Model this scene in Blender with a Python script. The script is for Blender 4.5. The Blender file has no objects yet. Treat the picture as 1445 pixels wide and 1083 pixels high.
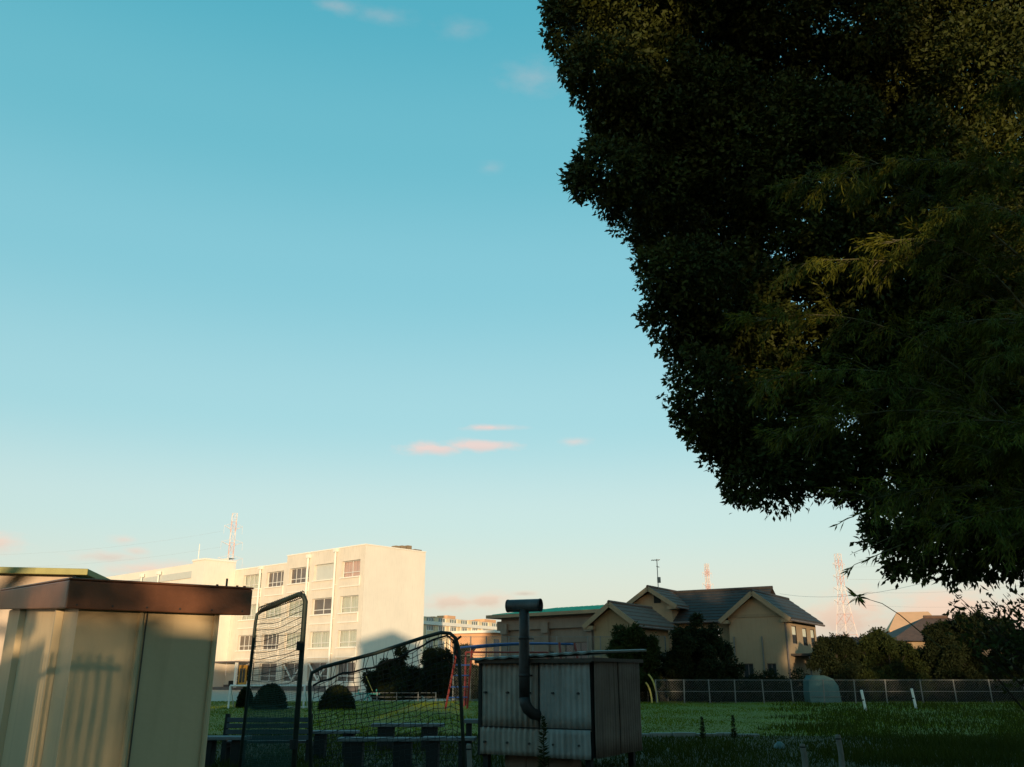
import bpy, math, random
import numpy as np
from mathutils import Vector, Matrix

S = bpy.context.scene
COL = S.collection
rng = np.random.default_rng(7)
random.seed(7)
R = math.radians

# ------------------------------------------------------------------ camera
F = 1250.0                      # focal length in pixels of the 1445-wide photograph
PITCH = math.atan2(412.0, F)
CZ = 1.6
cam = bpy.data.cameras.new("camera")
cam.sensor_width = 36.0
cam.lens = 36.0 * F / 1445.0
cam.clip_start = 0.05
cam.clip_end = 6000
cam_o = bpy.data.objects.new("camera", cam)
COL.objects.link(cam_o)
cam_o.location = (0, 0, CZ)
cam_o.rotation_euler = (math.pi / 2 + PITCH, 0, 0)
S.camera = cam_o

# ------------------------------------------------------------------ sun, sky, exposure
SUN_EL = R(3.3)
SUN_AZ = R(1.0)                 # right of straight behind the camera
TAN_E = math.tan(SUN_EL)
to_sun = Vector((math.sin(SUN_AZ) * math.cos(SUN_EL), -math.cos(SUN_AZ) * math.cos(SUN_EL), math.sin(SUN_EL)))
sun = bpy.data.lights.new("sun", 'SUN')
sun.energy = 5.0
sun.angle = R(0.5)
sun.color = (1.0, 0.73, 0.44)
sun_o = bpy.data.objects.new("sun", sun)
COL.objects.link(sun_o)
sun_o.rotation_euler = to_sun.to_track_quat('Z', 'Y').to_euler()
sun_o.location = (0, -20, 30)
S.view_settings.view_transform = 'Standard'
S.view_settings.look = 'None'
S.view_settings.exposure = 0.0
S.view_settings.gamma = 1.0
S.view_settings.use_curve_mapping = False

cp, sp = math.cos(PITCH), math.sin(PITCH)
def ray(px, py):
    a, v = (px - 722.5) / F, (541.5 - py) / F
    return Vector((a, cp - sp * v, sp + cp * v))
def at(px, py, Y):
    d = ray(px, py)
    return Vector((0, 0, CZ)) + d * (Y / d.y)
def zat(py, Y):
    return at(722.5, py, Y).z
def ground(px, py):
    d = ray(px, py)
    return Vector((0, 0, CZ)) + d * (-CZ / d.z)
def along(P, d, px):
    """distance from P along the horizontal direction d to the image column px"""
    k = (px - 722.5) / F
    dep0 = P.y * cp + (P.z - CZ) * sp
    return (k * dep0 - P.x) / (d[0] - k * d[1] * cp)

w = bpy.data.worlds.new("World")
S.world = w
w.use_nodes = True
nt = w.node_tree
nt.nodes.clear()
def wn(t, **kw):
    n = nt.nodes.new(t)
    for k, v in kw.items():
        setattr(n, k, v)
    return n
def wl(a, b):
    nt.links.new(a, b)
def wm(op, a, b=None, c=None, clamp=False):
    n = wn('ShaderNodeMath', operation=op, use_clamp=clamp)
    for i, v in enumerate((a, b, c)):
        if v is None:
            continue
        if isinstance(v, (int, float)):
            n.inputs[i].default_value = v
        else:
            wl(v, n.inputs[i])
    return n.outputs[0]
def lin(r, g, b):
    f = lambda c: (c / 255 / 12.92) if c / 255 <= 0.04045 else ((c / 255 + 0.055) / 1.055) ** 2.4
    return (f(r), f(g), f(b), 1)

sky = wn('ShaderNodeTexSky', sky_type='NISHITA')
sky.sun_disc = False
sky.sun_elevation = SUN_EL
sky.sun_rotation = math.pi - SUN_AZ
sky.air_density = 1.0
sky.dust_density = 1.5
tc = wn('ShaderNodeTexCoord')
sep = wn('ShaderNodeSeparateXYZ')
wl(tc.outputs['Generated'], sep.inputs[0])
elev = wm('ARCSINE', sep.outputs[2])
azim = wm('ARCTAN2', sep.outputs[0], sep.outputs[1])
ramp = wn('ShaderNodeValToRGB')
cr = ramp.color_ramp
cr.interpolation = 'EASE'
stops = [(0.0, (212, 210, 206)), (4.5, (207, 218, 217)), (9.5, (190, 220, 223)), (16.0, (154, 211, 221)),
         (25.0, (122, 200, 215)), (33.0, (94, 189, 206)), (42.0, (62, 177, 198)), (65.0, (46, 150, 184))]
while len(cr.elements) < len(stops):
    cr.elements.new(0.5)
for e, (d, c) in zip(cr.elements, stops):
    e.position = d / 90.0
    e.color = lin(*c)
wl(wm('DIVIDE', elev, math.pi / 2, clamp=True), ramp.inputs[0])
# small sunset clouds low in the sky: (column, row, half width, half height, strength, grey)
clouds = [(610, 633, 66, 13, .95, 0), (672, 629, 86, 13, .95, 0), (692, 604, 62, 7, .6, 0), (812, 624, 36, 8, .4, 0), (640, 851, 62, 17, .85, .35), (690, 848, 55, 16, .85, .35),
          (742, 838, 32, 6, .5, .9), (-10, 764, 50, 19, .75, .1), (150, 786, 66, 11, .6, .4), (174, 763, 24, 9, .5, .2),
          (192, 778, 26, 9, .45, .2), (228, 806, 100, 18, .8, .1), (300, 806, 60, 18, .6, .2), (478, 8, 60, 16, .16, 0), (540, 22, 70, 18, .10, 0),
          (650, 40, 60, 20, .09, 0), (752, 110, 80, 34, .12, 0), (692, 237, 30, 14, .09, 0),
          (1345, 860, 110, 45, .9, 0), (1195, 872, 85, 42, .8, .25), (1222, 852, 34, 30, .8, 0), (1440, 872, 90, 50, .8, 0),
          (-330, 700, 150, 26, .6, .2), (1760, 760, 180, 40, .7, .1), (1700, 300, 60, 14, .3, 0)]
cmb = wn('ShaderNodeCombineXYZ')
wl(azim, cmb.inputs[0])
wl(wm('MULTIPLY', elev, 2.2), cmb.inputs[1])
noi = wn('ShaderNodeTexNoise')
noi.inputs['Scale'].default_value = 34
noi.inputs['Detail'].default_value = 5
noi.inputs['Roughness'].default_value = .58
wl(cmb.outputs[0], noi.inputs['Vector'])
nz = wm('SUBTRACT', noi.outputs[0], .5)
mask, grey = None, None
for (px, py, a, b, st, g) in clouds:
    d = ray(px, py).normalized()
    A, E = math.atan2(d.x, d.y), math.asin(d.z)
    u = wm('DIVIDE', wm('SUBTRACT', azim, A), a / 1290.0)
    v = wm('DIVIDE', wm('SUBTRACT', elev, E), b / 1290.0)
    rr = wm('SQRT', wm('ADD', wm('MULTIPLY', u, u), wm('MULTIPLY', v, v)))
    m = wm('MULTIPLY', wm('ADD', wm('MULTIPLY', wm('SUBTRACT', .95, rr), 1.7), wm('MULTIPLY', nz, 3.0)), st, clamp=True)
    m = wm('MULTIPLY', m, wm('SUBTRACT', 1.25, rr, clamp=True))
    # underside greyer than the top
    gg = wm('MULTIPLY', m, wm('ADD', g, wm('MULTIPLY', v, -.35), clamp=True))
    mask = m if mask is None else wm('MAXIMUM', mask, m)
    grey = gg if grey is None else wm('MAXIMUM', grey, gg)
def wmix(f, a, b):
    n = wn('ShaderNodeMix', data_type='RGBA')
    for i, v in ((0, f), (6, a), (7, b)):
        if isinstance(v, (int, float)):
            n.inputs[i].default_value = v
        elif isinstance(v, tuple):
            n.inputs[i].default_value = v
        else:
            wl(v, n.inputs[i])
    return n.outputs[2]
cc = wmix(wm('MULTIPLY', grey, .9, clamp=True), lin(238, 206, 198), lin(160, 158, 168))
skyc = wmix(mask, ramp.outputs[0], cc)
tenx = wn('ShaderNodeVectorMath', operation='SCALE')
wl(skyc, tenx.inputs[0])
tenx.inputs[3].default_value = 7.9
# the Nishita sky brings the warm glow round the low sun; the ramp the clear teal air of the rest
glow = wn('ShaderNodeVectorMath', operation='SCALE')
wl(sky.outputs[0], glow.inputs[0])
glow.inputs[3].default_value = 0.9
tot = wn('ShaderNodeVectorMath', operation='ADD')
wl(tenx.outputs[0], tot.inputs[0])
wl(glow.outputs[0], tot.inputs[1])
total = tot.outputs[0]
bg = wn('ShaderNodeBackground')
bg.inputs[1].default_value = 0.1
wl(total, bg.inputs[0])
out = wn('ShaderNodeOutputWorld')
wl(bg.outputs[0], out.inputs[0])

# ------------------------------------------------------------------ materials
MATS = {}
def mat(name, c, rough=.8, var=.25, scale=4.0, bump=0.0, c2=None, metal=0.0, spec=.3, stretch=None, streak=0.0, trans=0.0):
    """procedural paint / stone / leaf: two-tone noise, optional vertical streaks of grime and fine relief"""
    m = bpy.data.materials.new(name)
    m.use_nodes = True
    t = m.node_tree
    n = t.nodes
    b = n['Principled BSDF']
    b.inputs['Roughness'].default_value = rough
    b.inputs['Metallic'].default_value = metal
    b.inputs['Specular IOR Level'].default_value = spec
    tcx = n.new('ShaderNodeTexCoord')
    mp = n.new('ShaderNodeMapping')
    mp.inputs['Scale'].default_value = stretch or (1, 1, 1)
    t.links.new(tcx.outputs['Object'], mp.inputs[0])
    nx = n.new('ShaderNodeTexNoise')
    nx.inputs['Scale'].default_value = scale
    nx.inputs['Detail'].default_value = 6
    nx.inputs['Roughness'].default_value = .62
    t.links.new(mp.outputs[0], nx.inputs[0])
    mr = n.new('ShaderNodeMapRange')
    mr.inputs[1].default_value = .3
    mr.inputs[2].default_value = .7
    t.links.new(nx.outputs[0], mr.inputs[0])
    mx = n.new('ShaderNodeMix')
    mx.data_type = 'RGBA'
    c2 = c2 or tuple(max(0, x * (1 - var)) for x in c)
    mx.inputs[6].default_value = (*c, 1)
    mx.inputs[7].default_value = (*c2, 1)
    t.links.new(mr.outputs[0], mx.inputs[0])
    col = mx.outputs[2]
    if streak:
        mp2 = n.new('ShaderNodeMapping')
        mp2.inputs['Scale'].default_value = (5, 5, .35)
        t.links.new(tcx.outputs['Object'], mp2.inputs[0])
        n2 = n.new('ShaderNodeTexNoise')
        n2.inputs['Scale'].default_value = 2.0
        n2.inputs['Detail'].default_value = 5
        t.links.new(mp2.outputs[0], n2.inputs[0])
        m2 = n.new('ShaderNodeMapRange')
        m2.inputs[1].default_value = .5
        m2.inputs[2].default_value = .75
        m2.inputs[4].default_value = streak
        t.links.new(n2.outputs[0], m2.inputs[0])
        x2 = n.new('ShaderNodeMix')
        x2.data_type = 'RGBA'
        x2.inputs[7].default_value = (c[0] * .35, c[1] * .32, c[2] * .28, 1)
        t.links.new(m2.outputs[0], x2.inputs[0])
        t.links.new(col, x2.inputs[6])
        col = x2.outputs[2]
    t.links.new(col, b.inputs['Base Color'])
    if bump:
        bp = n.new('ShaderNodeBump')
        bp.inputs['Strength'].default_value = bump
        bp.inputs['Distance'].default_value = .02
        n3 = n.new('ShaderNodeTexNoise')
        n3.inputs['Scale'].default_value = scale * 12
        n3.inputs['Detail'].default_value = 4
        t.links.new(mp.outputs[0], n3.inputs[0])
        t.links.new(n3.outputs[0], bp.inputs['Height'])
        t.links.new(bp.outputs[0], b.inputs['Normal'])
    if trans:
        tr = n.new('ShaderNodeBsdfTranslucent')
        t.links.new(col, tr.inputs[0])
        ad = n.new('ShaderNodeMixShader')
        ad.inputs[0].default_value = trans
        t.links.new(b.outputs[0], ad.inputs[1])
        t.links.new(tr.outputs[0], ad.inputs[2])
        t.links.new(ad.outputs[0], n['Material Output'].inputs[0])
    MATS[name] = m
    return m

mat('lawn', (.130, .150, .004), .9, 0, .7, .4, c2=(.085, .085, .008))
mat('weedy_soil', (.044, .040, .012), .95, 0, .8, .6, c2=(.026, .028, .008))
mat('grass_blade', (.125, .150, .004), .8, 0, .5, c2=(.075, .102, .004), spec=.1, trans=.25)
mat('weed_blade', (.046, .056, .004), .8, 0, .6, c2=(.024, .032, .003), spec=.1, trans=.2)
mat('sand', (.40, .33, .25), .95, .2, 1.5, .4)
mat('kerb', (.22, .23, .20), .9, .3, 3, .3)
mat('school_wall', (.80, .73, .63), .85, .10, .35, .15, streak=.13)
mat('school_wall_less_lit', (.73, .65, .55), .85, .14, .6, .15, streak=.28)  # school wall colour darkened to stand for weaker sun on the facade
mat('school_trim', (.84, .79, .71), .7, .08, 2)
mat('plinth', (.16, .13, .12), .9, .3, 2)
mat('alu', (.72, .70, .66), .45, .1, 3)
mat('pane', (.20, .25, .24), .08, .5, .7, spec=.6)
mat('curtain', (.66, .68, .58), .9, .25, 2.5, stretch=(4, 4, .3))
mat('curtain_pink', (.72, .50, .44), .9, .3, 2.5, stretch=(4, 4, .3))
mat('dark_glass', (.035, .042, .045), .1, .3, 1, spec=.6)
mat('school_glass', (.16, .13, .11), .1, .4, .8, spec=.6)
mat('louvre_grey', (.55, .56, .52), .7, .1, 2)
mat('door_yellow', (.62, .34, .06), .5, .2, 3)
mat('roof_green', (.045, .46, .32), .55, .12, 3, streak=.15)
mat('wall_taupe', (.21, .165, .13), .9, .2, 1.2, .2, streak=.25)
mat('wall_cream', (.28, .205, .12), .9, .15, 1.2, .2, streak=.2)
mat('wall_ochre', (.33, .24, .15), .9, .12, 1.2, .2, streak=.15)
mat('barge', (.28, .20, .12), .7, .2, 2)
mat('roof_tile', (.042, .034, .030), .7, .4, 2.5, .4, stretch=(1, 1, 1))
mat('roof_tile_brown', (.12, .068, .048), .75, .35, 2.5, .4)
mat('fascia_brown', (.19, .074, .036), .42, .35, 5, .1, streak=.25)
mat('shed_beige', (.58, .44, .26), .38, .10, 1.6, .08, streak=.22)
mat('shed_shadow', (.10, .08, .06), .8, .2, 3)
mat('olive_fascia', (.42, .38, .15), .7, .25, 2, streak=.3)
mat('old_wall', (.58, .46, .36), .9, .2, 2.5, .2, streak=.3)
mat('tin', (.31, .31, .29), .6, .3, 2.5, .2, streak=.45)
mat('tin_stained', (.30, .275, .235), .7, .35, 2.5, .2, streak=.6)
mat('tin_brown', (.20, .17, .14), .75, .35, 2.5, .2, streak=.5)
mat('tin_roof', (.16, .19, .18), .6, .4, 4, .2)
mat('old_board', (.085, .070, .058), .9, .35, 3, .4, stretch=(6, 6, .4))
mat('flue', (.034, .037, .038), .55, .5, 6, .2, c2=(.016, .014, .013), streak=.4)
mat('cowl', (.075, .085, .088), .4, .45, 6, .2, c2=(.035, .036, .036), streak=.3)
mat('bolt', (.05, .045, .04), .5, .3, 9)
mat('block', (.20, .16, .12), .95, .3, 4, .4)
mat('net_frame', (.022, .034, .026), .6, .5, 9)
mat('net_black', (.012, .014, .013), .8, .3, 9)
mat('net_green', (.012, .062, .050), .8, .3, 9)
mat('white_paint', (.72, .72, .68), .6, .15, 5)
mat('bench_blue', (.060, .085, .095), .7, .35, 4, .2)
mat('bench_stone', (.15, .17, .17), .85, .3, 5, .3)
mat('dark_block', (.020, .022, .020), .9, .3, 5)
mat('red_paint', (.15, .022, .018), .55, .25, 5)
mat('blue_paint', (.02, .065, .22), .5, .2, 5)
mat('teal_paint', (.05, .34, .27), .55, .2, 5)
mat('yellow_paint', (.58, .46, .13), .55, .2, 5)
mat('fence_steel', (.17, .17, .16), .5, .25, 5)
mat('fence_wire', (.14, .15, .15), .6, .25, 5)
mat('tarp', (.07, .16, .16), .55, .25, 2, .3)
mat('corr_grey', (.06, .07, .085), .6, .3, 3, streak=.4)
mat('tower_white', (.70, .62, .60), .6, .05, 1)
mat('tower_red', (.66, .42, .38), .6, .05, 1)
mat('wire', (.34, .35, .36), .7, .1, 1)
mat('far_wall', (.80, .62, .40), .85, .12, .6, streak=.1)
mat('orange_wall', (.72, .40, .22), .85, .12, 1)
mat('bark', (.030, .024, .018), .95, .4, 5, .6, stretch=(3, 3, .6))
mat('leaf', (.052, .058, .008), .6, 0, 1.1, c2=(.018, .026, .006), spec=.12, trans=.10)
mat('leaf_bamboo', (.118, .110, .007), .6, 0, 1.6, c2=(.034, .048, .006), spec=.12, trans=.2)
mat('leaf_dark', (.020, .026, .008), .7, 0, 1.5, c2=(.010, .015, .005), spec=.1, trans=.15)
mat('leaf_mid', (.034, .044, .010), .7, 0, 1.5, c2=(.018, .026, .007), spec=.1, trans=.2)
mat('culm', (.075, .065, .020), .5, .3, 4)
mat('stake', (.22, .20, .17), .9, .3, 6)

# ------------------------------------------------------------------ mesh helpers
class MB:
    def __init__(s):
        s.v, s.f = [], []
    def quad(s, *p):
        i = len(s.v)
        s.v += [tuple(q) for q in p]
        s.f.append(tuple(range(i, i + len(p))))
        return s
    def box(s, x0, x1, y0, y1, z0, z1):
        i = len(s.v)
        s.v += [(x, y, z) for z in (z0, z1) for y in (y0, y1) for x in (x0, x1)]
        s.f += [tuple(i + k for k in q) for q in ((0, 2, 3, 1), (4, 5, 7, 6), (0, 1, 5, 4), (2, 6, 7, 3), (0, 4, 6, 2), (1, 3, 7, 5))]
        return s
    def beam(s, a, b, w, h=None, up=(0, 0, 1)):
        a, b = Vector(a), Vector(b)
        d = (b - a).normalized()
        x = d.cross(Vector(up))
        if x.length < 1e-4:
            x = d.cross(Vector((0, 1, 0)))
        x.normalize()
        y = x.cross(d)
        x *= w / 2
        y *= (h or w) / 2
        i = len(s.v)
        s.v += [tuple(p + sx * x + sy * y) for p in (a, b) for sx, sy in ((-1, -1), (1, -1), (1, 1), (-1, 1))]
        s.f += [tuple(i + k for k in q) for q in ((0, 1, 2, 3), (7, 6, 5, 4), (0, 4, 5, 1), (1, 5, 6, 2), (2, 6, 7, 3), (3, 7, 4, 0))]
        return s
    def tube(s, pts, r, n=8, cap=True):
        pts = [Vector(p) for p in pts]
        rs = r if isinstance(r, (list, tuple)) else [r] * len(pts)
        i0 = len(s.v)
        ref = Vector((0, 0, 1))
        for k, p in enumerate(pts):
            d = (pts[min(k + 1, len(pts) - 1)] - pts[max(k - 1, 0)]).normalized()
            if k == 0:
                if abs(d.z) > .9:
                    ref = Vector((1, 0, 0))
                x = d.cross(ref).normalized()
            else:
                x = (x - d * x.dot(d)).normalized()
            y = d.cross(x)
            for j in range(n):
                a = 2 * math.pi * j / n
                s.v.append(tuple(p + (x * math.cos(a) + y * math.sin(a)) * rs[k]))
        for k in range(len(pts) - 1):
            for j in range(n):
                a, b = i0 + k * n + j, i0 + k * n + (j + 1) % n
                s.f.append((a, b, b + n, a + n))
        if cap:
            s.f.append(tuple(i0 + j for j in reversed(range(n))))
            e = i0 + (len(pts) - 1) * n
            s.f.append(tuple(e + j for j in range(n)))
        return s
    def build(s, name, m, parent=None, smooth=False, bevel=0.0):
        me = bpy.data.meshes.new(name)
        me.from_pydata(s.v, [], s.f)
        me.materials.append(MATS[m])
        if smooth:
            me.polygons.foreach_set('use_smooth', [True] * len(me.polygons))
        me.update()
        o = bpy.data.objects.new(name, me)
        COL.objects.link(o)
        if parent:
            o.parent = parent
        if bevel:
            b = o.modifiers.new('bevel', 'BEVEL')
            b.width = bevel
            b.segments = 2
            b.limit_method = 'ANGLE'
        return o

def tag(o, label=None, cat=None, group=None, kind=None):
    if label: o['label'] = label
    if cat: o['category'] = cat
    if group: o['group'] = group
    if kind: o['kind'] = kind
    return o
def thing(name, label, cat, loc=(0, 0, 0), rz=0.0, group=None):
    o = bpy.data.objects.new(name, None)
    o.empty_display_size = .2
    COL.objects.link(o)
    o.location = loc
    o.rotation_euler = (0, 0, rz)
    return tag(o, label, cat, group)
def dup(o, parent):
    c = o.copy()
    COL.objects.link(c)
    c.parent = parent
    return c
def copy_tree(o, parent=None):
    c = o.copy()
    COL.objects.link(c)
    c.parent = parent
    for ch in list(o.children):
        copy_tree(ch, c)
    return c
def npmesh(name, V, Fq, m, parent=None, smooth=False):
    me = bpy.data.meshes.new(name)
    nf, k = Fq.shape
    me.vertices.add(len(V))
    me.vertices.foreach_set('co', np.ascontiguousarray(V, dtype=np.float32).ravel())
    me.loops.add(nf * k)
    me.loops.foreach_set('vertex_index', np.ascontiguousarray(Fq, dtype=np.int32).ravel())
    me.polygons.add(nf)
    me.polygons.foreach_set('loop_start', np.arange(0, nf * k, k, dtype=np.int32))
    me.update(calc_edges=True)
    me.materials.append(MATS[m])
    if smooth:
        me.polygons.foreach_set('use_smooth', np.ones(nf, dtype=bool))
    o = bpy.data.objects.new(name, me)
    COL.objects.link(o)
    if parent:
        o.parent = parent
    return o
def unit(a):
    return a / (np.linalg.norm(a, axis=1, keepdims=True) + 1e-9)
def rdir(n):
    return unit(rng.normal(size=(n, 3)))
def leaf_arrays(P, D, L, W):
    """rhombic leaves, folded a little along the midrib"""
    n = len(P)
    side = unit(np.cross(D, rdir(n)))
    nor = np.cross(side, D)
    L = L[:, None]
    W = W[:, None]
    mid = P + D * L * .45
    V = np.stack([P, mid + side * W * .5 + nor * W * .18, P + D * L, mid - side * W * .5 + nor * W * .18], 1)
    return V.reshape(-1, 3), np.arange(4 * n).reshape(n, 4)
def tuft_leaves(T, out_d, per, L, W, spread=.9, droop=.35, jit=.06):
    """per leaves round each twig tip T, splaying outwards and drooping"""
    n = len(T) * per
    P = np.repeat(T, per, 0) + rng.normal(size=(n, 3)) * jit
    D = np.repeat(out_d, per, 0) + rdir(n) * spread
    D[:, 2] -= droop
    D = unit(D)
    return leaf_arrays(P, D, L * rng.uniform(.65, 1.2, n), W * rng.uniform(.7, 1.2, n))
def blob_crown(name, blobs, m, parent, dens, L, W, per=8, jit=.08, inner=.55, droop=.3):
    """foliage over the shells of many uneven clumps (x, y, z, r)"""
    VT, FT, off = [], [], 0
    for (x, y, z, r) in blobs:
        nt_ = max(6, int(dens * r * r))
        d = rdir(nt_)
        a, b, c = rng.uniform(0, 6.28, 3)
        lump = 1 + .13 * np.sin(5 * d[:, 0] + a) * np.sin(5 * d[:, 1] + b) + .10 * np.sin(9 * d[:, 2] + c)
        rad = r * lump * (1 - (1 - inner) * rng.uniform(0, 1, nt_) ** 2.2)
        T = np.array([x, y, z]) + d * rad[:, None]
        V, Fq = tuft_leaves(T, d * .8, per, L, W, jit=jit, droop=droop)
        VT.append(V)
        FT.append(Fq + off)
        off += len(V)
    return npmesh(name, np.concatenate(VT), np.concatenate(FT), m, parent)

def wall_holes(mb, x0, x1, z0, z1, holes, y=0.0, depth=.2):
    """front sheet at y facing -y with rectangular openings and their reveals"""
    xs = sorted({x0, x1, *[v for h in holes for v in h[:2]]})
    zs = sorted({z0, z1, *[v for h in holes for v in h[2:]]})
    for i in range(len(xs) - 1):
        for j in range(len(zs) - 1):
            cx, cz = (xs[i] + xs[i + 1]) / 2, (zs[j] + zs[j + 1]) / 2
            if any(h[0] < cx < h[1] and h[2] < cz < h[3] for h in holes):
                continue
            mb.quad((xs[i], y, zs[j]), (xs[i + 1], y, zs[j]), (xs[i + 1], y, zs[j + 1]), (xs[i], y, zs[j + 1]))
    for a, b, c, d in holes:
        e = y + depth
        mb.quad((a, y, c), (a, y, d), (a, e, d), (a, e, c))
        mb.quad((b, y, d), (b, y, c), (b, e, c), (b, e, d))
        mb.quad((a, y, d), (b, y, d), (b, e, d), (a, e, d))
        mb.quad((b, y, c), (a, y, c), (a, e, c), (b, e, c))
def window(parent, a, b, c, d, y, sashes=2, low=0.0, frame='alu', pane='pane', curtain=None, fw=.07, open_=None, name='window'):
    """sliding window set into an opening: frame (> panes, curtain)"""
    m = MB()
    m.box(a, b, y - .06, y, c, c + fw).box(a, b, y - .06, y, d - fw, d)
    m.box(a, a + fw, y - .06, y, c + fw, d - fw).box(b - fw, b, y - .06, y, c + fw, d - fw)
    zs = [c + fw, d - fw]
    if low:
        zl = c + (d - c) * low
        m.box(a + fw, b - fw, y - .05, y - .005, zl - fw / 2, zl + fw / 2)
    sw = (b - a - 2 * fw) / sashes
    for k in range(1, sashes):
        x = a + fw + k * sw
        m.box(x - fw / 2, x + fw / 2, y - .055, y - .003, c + fw, d - fw)
    f = m.build(name, frame, parent)
    for k in range(sashes):
        x = a + fw + k * sw
        MB().box(x, x + sw, y - .02 + .008 * (k % 2), y - .014 + .008 * (k % 2), zs[0], zs[1]).build('pane', pane, f)
    if curtain:
        q = MB()
        n = 24
        for i in range(n):
            u0, u1 = a + (b - a) * i / n, a + (b - a) * (i + 1) / n
            v0, v1 = y + .1 + .03 * math.sin(i * 2.1), y + .1 + .03 * math.sin((i + 1) * 2.1)
            q.quad((u0, v0, c), (u1, v1, c), (u1, v1, d), (u0, v0, d))
        q.build('curtain', curtain, f)
    return f
# clear window glass for the school, so that its curtains show behind reflections
g = bpy.data.materials.new('clear_pane')
g.use_nodes = True
gt = g.node_tree
gb = gt.nodes['Principled BSDF']
gb.inputs['Base Color'].default_value = (.10, .12, .12, 1)
gb.inputs['Roughness'].default_value = .05
gb.inputs['Specular IOR Level'].default_value = .6
gtr = gt.nodes.new('ShaderNodeBsdfTransparent')
gmx = gt.nodes.new('ShaderNodeMixShader')
gmx.inputs[0].default_value = .90
gt.links.new(gb.outputs[0], gmx.inputs[1])
gt.links.new(gtr.outputs[0], gmx.inputs[2])
gt.links.new(gmx.outputs[0], gt.nodes['Material Output'].inputs[0])
MATS['clear_pane'] = g

# ================================================================== THE GROUND
def sheet(name, pts, z, m):
    return tag(MB().quad(*[(x, y, z) for x, y in pts]).build(name, m), kind='structure')
sheet('ground', [(-2500, -300), (2500, -300), (2500, 4000), (-2500, 4000)], 0, 'weedy_soil')
sheet('lawn', [(-60, 26.4), (60, 26.4), (60, 61.5), (-60, 61.5)], .004, 'lawn')
sheet('schoolyard', [(-120, 61.6), (-4, 61.6), (-4, 300), (-120, 300)], .006, 'sand')
kb = MB()
x = .8
while x < 6.6:
    L = random.uniform(.55, .65)
    dy = random.uniform(-.04, .04)
    kb.box(x, x + L - .02, 26.1 + dy, 26.35 + dy, -.02, .10 + random.uniform(-.03, .02))
    x += L * (1 if random.random() > .1 else 1.6)
tag(kb.build('kerb', 'kerb', bevel=.012), kind='structure')

def grass(name, x0, x1, y0, y1, n, h, wd, m, label, tilt=.35, fade=1.0, slope=None):
    # density falls with distance like the picture's own resolution
    t = rng.uniform(0, 1, n)
    Y = y0 * (y1 / y0) ** (t ** fade)
    X = rng.uniform(-1, 1, n) * (Y * .60 + 1.5)
    k = (X > x0) & (X < x1)
    if slope:
        k &= X > slope * Y + 1.2 * np.sin(Y * .8)
    X, Y = X[k], Y[k]
    n = len(X)
    P = np.stack([X, Y, np.zeros(n)], 1)
    a = rng.uniform(0, 6.28, n)
    patch = .7 + .5 * np.sin(X * .9 + 1.3 * np.sin(Y * .35)) * np.sin(Y * .5 + .8 * np.sin(X * .6))
    H = h * rng.uniform(.5, 1.2, n) * np.clip(patch, .35, 1.3)
    side = np.stack([np.cos(a), np.sin(a) * .4, 0 * a], 1) * (wd * (.6 + Y / 28))[:, None]
    lean = rng.normal(size=(n, 3)) * tilt
    lean[:, 2] = 1
    tip = P + unit(lean) * H[:, None]
    V = np.stack([P - side, P + side, tip], 1).reshape(-1, 3)
    return tag(npmesh(name, V, np.arange(3 * n).reshape(n, 3), m), label, 'grass', kind='stuff')
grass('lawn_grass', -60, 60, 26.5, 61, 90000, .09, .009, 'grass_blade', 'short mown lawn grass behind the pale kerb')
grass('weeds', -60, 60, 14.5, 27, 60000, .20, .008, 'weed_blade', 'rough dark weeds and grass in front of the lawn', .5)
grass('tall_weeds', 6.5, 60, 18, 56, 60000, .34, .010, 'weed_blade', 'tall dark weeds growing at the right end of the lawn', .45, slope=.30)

# ================================================================== SCHOOL
sc_rot = R(-42)
sc_c = at(507, 953, 96)
sc_c.z = 0
school = thing('school_building', 'cream four-storey school building with downpipes and a blank end wall', 'building', sc_c, sc_rot)
Mx = Matrix.Rotation(sc_rot, 4, 'Z')
fx = Mx @ Vector((-1, 0, 0))
ey = Mx @ Vector((0, 1, 0))
def fac(px, z=10.0):
    """local x on the facade seen in column px at height z"""
    p = Vector((sc_c.x, sc_c.y, z))
    return -along(p, fx, px)
HT = zat(769, 96)
p_end = Vector((sc_c.x, sc_c.y, 8))
DEP = along(p_end, ey, 598)
x_step = fac(405, 14)
x_tow = fac(330, 12)
FH = 3.62
rows = [0.95, 4.45, 8.0, 11.75]            # sill heights of the four storeys
WH = 1.75
# bays by column of the photograph at the top storey: (left px, right px)
bays = [(482, 508, 'w'), (443, 471, 'b'), (408, 436, 'w'), (376, 400, 'w'), (343, 369, 'w')]
holes, wins = [], []
for bi, (p0, p1, kind) in enumerate(bays):
    a, b = fac(p0, 12.6), fac(p1, 12.6)
    for r_, z in enumerate(rows):
        zz = z + (.45 if (r_ == 3 and bi >= 2) else 0) - (.5 if r_ == 3 and bi >= 2 else 0)
        h = WH if r_ else 2.0
        if r_ == 3 and bi >= 3: zz -= .1
        holes.append((a, b, zz, zz + h))
        wins.append((bi, r_, a, b, zz, zz + h))
wl_ = MB()
wall_holes(wl_, x_tow, 0, 0, HT, [], y=.0) if False else None
left_top = HT - .85
wall_holes(wl_, x_step, 0, 0, HT, [h for h in holes if h[0] > x_step], 0, .42)
wall_holes(wl_, x_tow, x_step, 0, left_top, [h for h in holes if h[1] < x_step], 0, .42)
wl_.build('facade', 'school_wall_less_lit', school)
wl_ = MB()
wl_.quad((0, 0, 0), (0, DEP, 0), (0, DEP, HT), (0, 0, HT))
wl_.quad((0, DEP, 0), (x_tow, DEP, 0), (x_tow, DEP, left_top), (0, DEP, left_top))
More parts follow.
